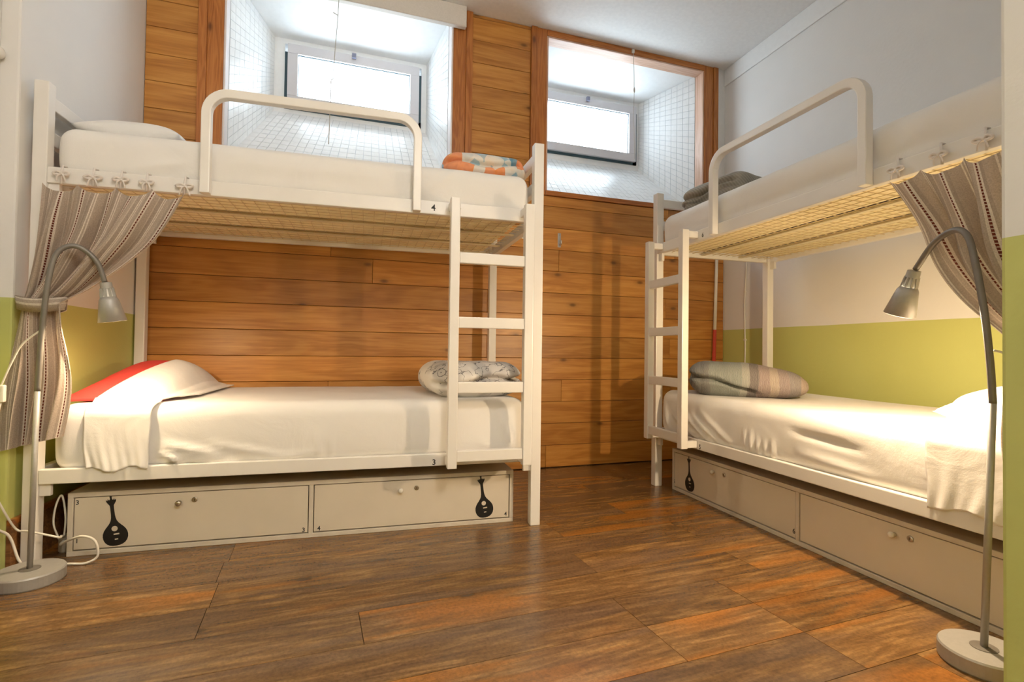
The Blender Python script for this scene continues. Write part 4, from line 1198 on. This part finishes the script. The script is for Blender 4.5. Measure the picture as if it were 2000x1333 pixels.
# metal coat hooks on the boards
def hook(x, z, label):
    e = empty('coat_hook', (x, YW, z))
    MB().box(-0.011, 0.011, -0.004, -0.0003, -0.050, 0.050).obj('back_plate', 'metal', e, bevel=0.001)
    MB().tube(bez([(0, -0.004, -0.018), (0, -0.020, -0.036), (0, -0.036, -0.030), (0, -0.040, -0.008)], 6), 0.0045, 8).obj('prong', 'metal', e, smooth=True)
    for zz in (0.036, -0.040):
        MB().lathe([(0.004, 0), (0.003, 0.002)], (0, -0.004, zz), (0, -1, 0), 8).obj('screw', 'chrome', e)
    tag(e, label, 'hook', 'metal coat hooks')
hook(1.470, 1.600, 'metal coat hook on the boards right of the left bunk')
hook(1.200, 1.640, 'metal coat hook half hidden behind the left bunk end')

# pole leaning in the far right corner
pl_ = empty('leaning_pole', (2.745, YW - 0.05, 0))
dp = (Vector((2.815, YW - 0.022, 1.80)) - Vector((2.745, YW - 0.05, 0)))
MB().tube([(0, 0, 0.002), tuple(dp * 0.555)], 0.014, 12).obj('red_grip', 'red', pl_, smooth=True)
MB().tube([tuple(dp * 0.555), tuple(dp * 0.97)], 0.012, 12).obj('white_shaft', 'plastic', pl_, smooth=True)
tag(pl_, 'thin pole, white above and red below, leaning in the far corner', 'pole')
# cable down the right wall
wc = empty('wall_cable', (right_wall_x(3.10) - 0.006, 3.10, 0.3))
cp = [(right_wall_x(3.10) - 0.006 - (right_wall_x(3.10) - 0.006), 0.006 * math.sin(z * 9) - 0.012 * z, z) for z in np.linspace(0, 1.2, 30)]
MB().tube(cp, 0.0055, 8).obj('cable', 'plastic', wc, smooth=True)
for z in (0.25, 0.62, 0.98):
    MB().box(-0.007, 0.0055, 0.006 * math.sin(z * 9) - 0.012 * z - 0.010, 0.006 * math.sin(z * 9) - 0.012 * z + 0.010, z - 0.006, z + 0.006).obj('cable_clip', 'plastic', wc)
tag(wc, 'white cable running down the green wall behind the right bunk', 'cable')
# knob on the left wall
kb = MB().lathe([(0.022, 0.0), (0.022, 0.008), (0.017, 0.016), (0.008, 0.020)], (0, 0, 0), (1, 0, 0), 20).obj('wall_button', 'plastic', None, smooth=True)
kb.location = (-1.1648, 2.310, 1.855)
tag(kb, 'round white button on the left wall near the picture edge', 'button')

# cables and adapter on the floor by the left bunk
def cable(name, pts, r, label, mat='plastic', extra=None):
    p0 = Vector(pts[0])
    e = empty(name, p0)
    MB(lambda x, y, z: (x - p0.x, y - p0.y, z - p0.z)).tube(bez(pts, 10), r, 8).obj('cable', mat, e, smooth=True)
    tag(e, label, 'cable', 'white power cables')
    return e, p0
cable('power_cable', [(-1.135, 2.20, 0.34), (-1.110, 2.245, 0.20), (-1.085, 2.30, 0.14), (-1.060, 2.31, 0.05), (-1.035, 2.32, 0.006), (-0.99, 2.345, 0.005), (-0.93, 2.345, 0.006), (-0.87, 2.335, 0.006), (-0.835, 2.335, 0.03), (-0.845, 2.335, 0.085), (-0.885, 2.34, 0.105), (-0.955, 2.40, 0.075), (-0.992, 2.44, 0.05), (-1.000, 2.48, 0.05)], 0.0045, 'white power cable looping round the foot of the left bunk')
cable('power_cable', [(-1.135, 2.26, 0.36), (-1.105, 2.29, 0.25), (-1.080, 2.33, 0.155), (-1.045, 2.325, 0.145), (-0.99, 2.328, 0.125), (-0.955, 2.34, 0.108), (-0.975, 2.40, 0.095), (-0.995, 2.46, 0.075), (-1.003, 2.50, 0.07)], 0.0038, 'thin white cable crossing behind the left lamp pole')
cable('power_cable', [(-1.006, 2.46, 0.066), (-1.018, 2.445, 0.13), (-1.012, 2.445, 0.20), (-0.996, 2.45, 0.235), (-0.987, 2.46, 0.15), (-0.998, 2.48, 0.068)], 0.0034, 'white cable looped upright between bunk leg and locker', extra=None)
ps = empty('power_adapter', (-1.003, 2.512, 0))
MB().lathe([(0.021, 0.0), (0.0245, 0.006), (0.0245, 0.05), (0.019, 0.060)], (0, 0, 0), n=24).obj('body', plain('adapter_beige', (0.45, 0.40, 0.32), 0.5), ps, smooth=False)
MB().lathe([(0.013, 0.0602), (0.013, 0.066)], (0, 0, 0), n=20).obj('socket_face', 'plastic', ps)
tag(ps, 'beige round socket adapter on the floor beside the left locker', 'adapter')
# inline lamp switch hanging at the curtain
sw = empty('inline_switch', (-1.100, 2.262, 0.645))
S_ = lambda x, y, z: (x + 1.112, y - 2.262, z - 0.645)
MB(S_).box(-1.123, -1.101, 2.252, 2.272, 0.615, 0.675).obj('switch_body', 'plastic', sw, bevel=0.005)
MB(S_).tube(bez([(-1.112, 2.262, 0.675), (-1.085, 2.258, 0.75), (-1.05, 2.25, 0.82), (-0.982, 2.238, 0.88)], 8), 0.003, 8).obj('cable', 'plastic', sw, smooth=True)
MB(S_).tube(bez([(-1.112, 2.262, 0.615), (-1.128, 2.258, 0.52), (-1.138, 2.25, 0.43), (-1.135, 2.24, 0.33)], 8), 0.003, 8).obj('cable', 'plastic', sw, smooth=True)
tag(sw, 'white inline cable switch hanging beside the left curtain', 'switch')
rc = empty('lamp_cable', (1.645, 0.895, 0.83))
R3 = lambda x, y, z: (x - 1.645, y - 0.895, z - 0.83)
MB(R3).tube(bez([(1.648, 0.886, 0.835), (1.665, 0.87, 0.825), (1.68, 0.85, 0.79), (1.69, 0.84, 0.70)], 8), 0.003, 8).obj('cable', 'plastic', rc, smooth=True)
tag(rc, 'short white cable leaving the right lamp pole', 'cable')
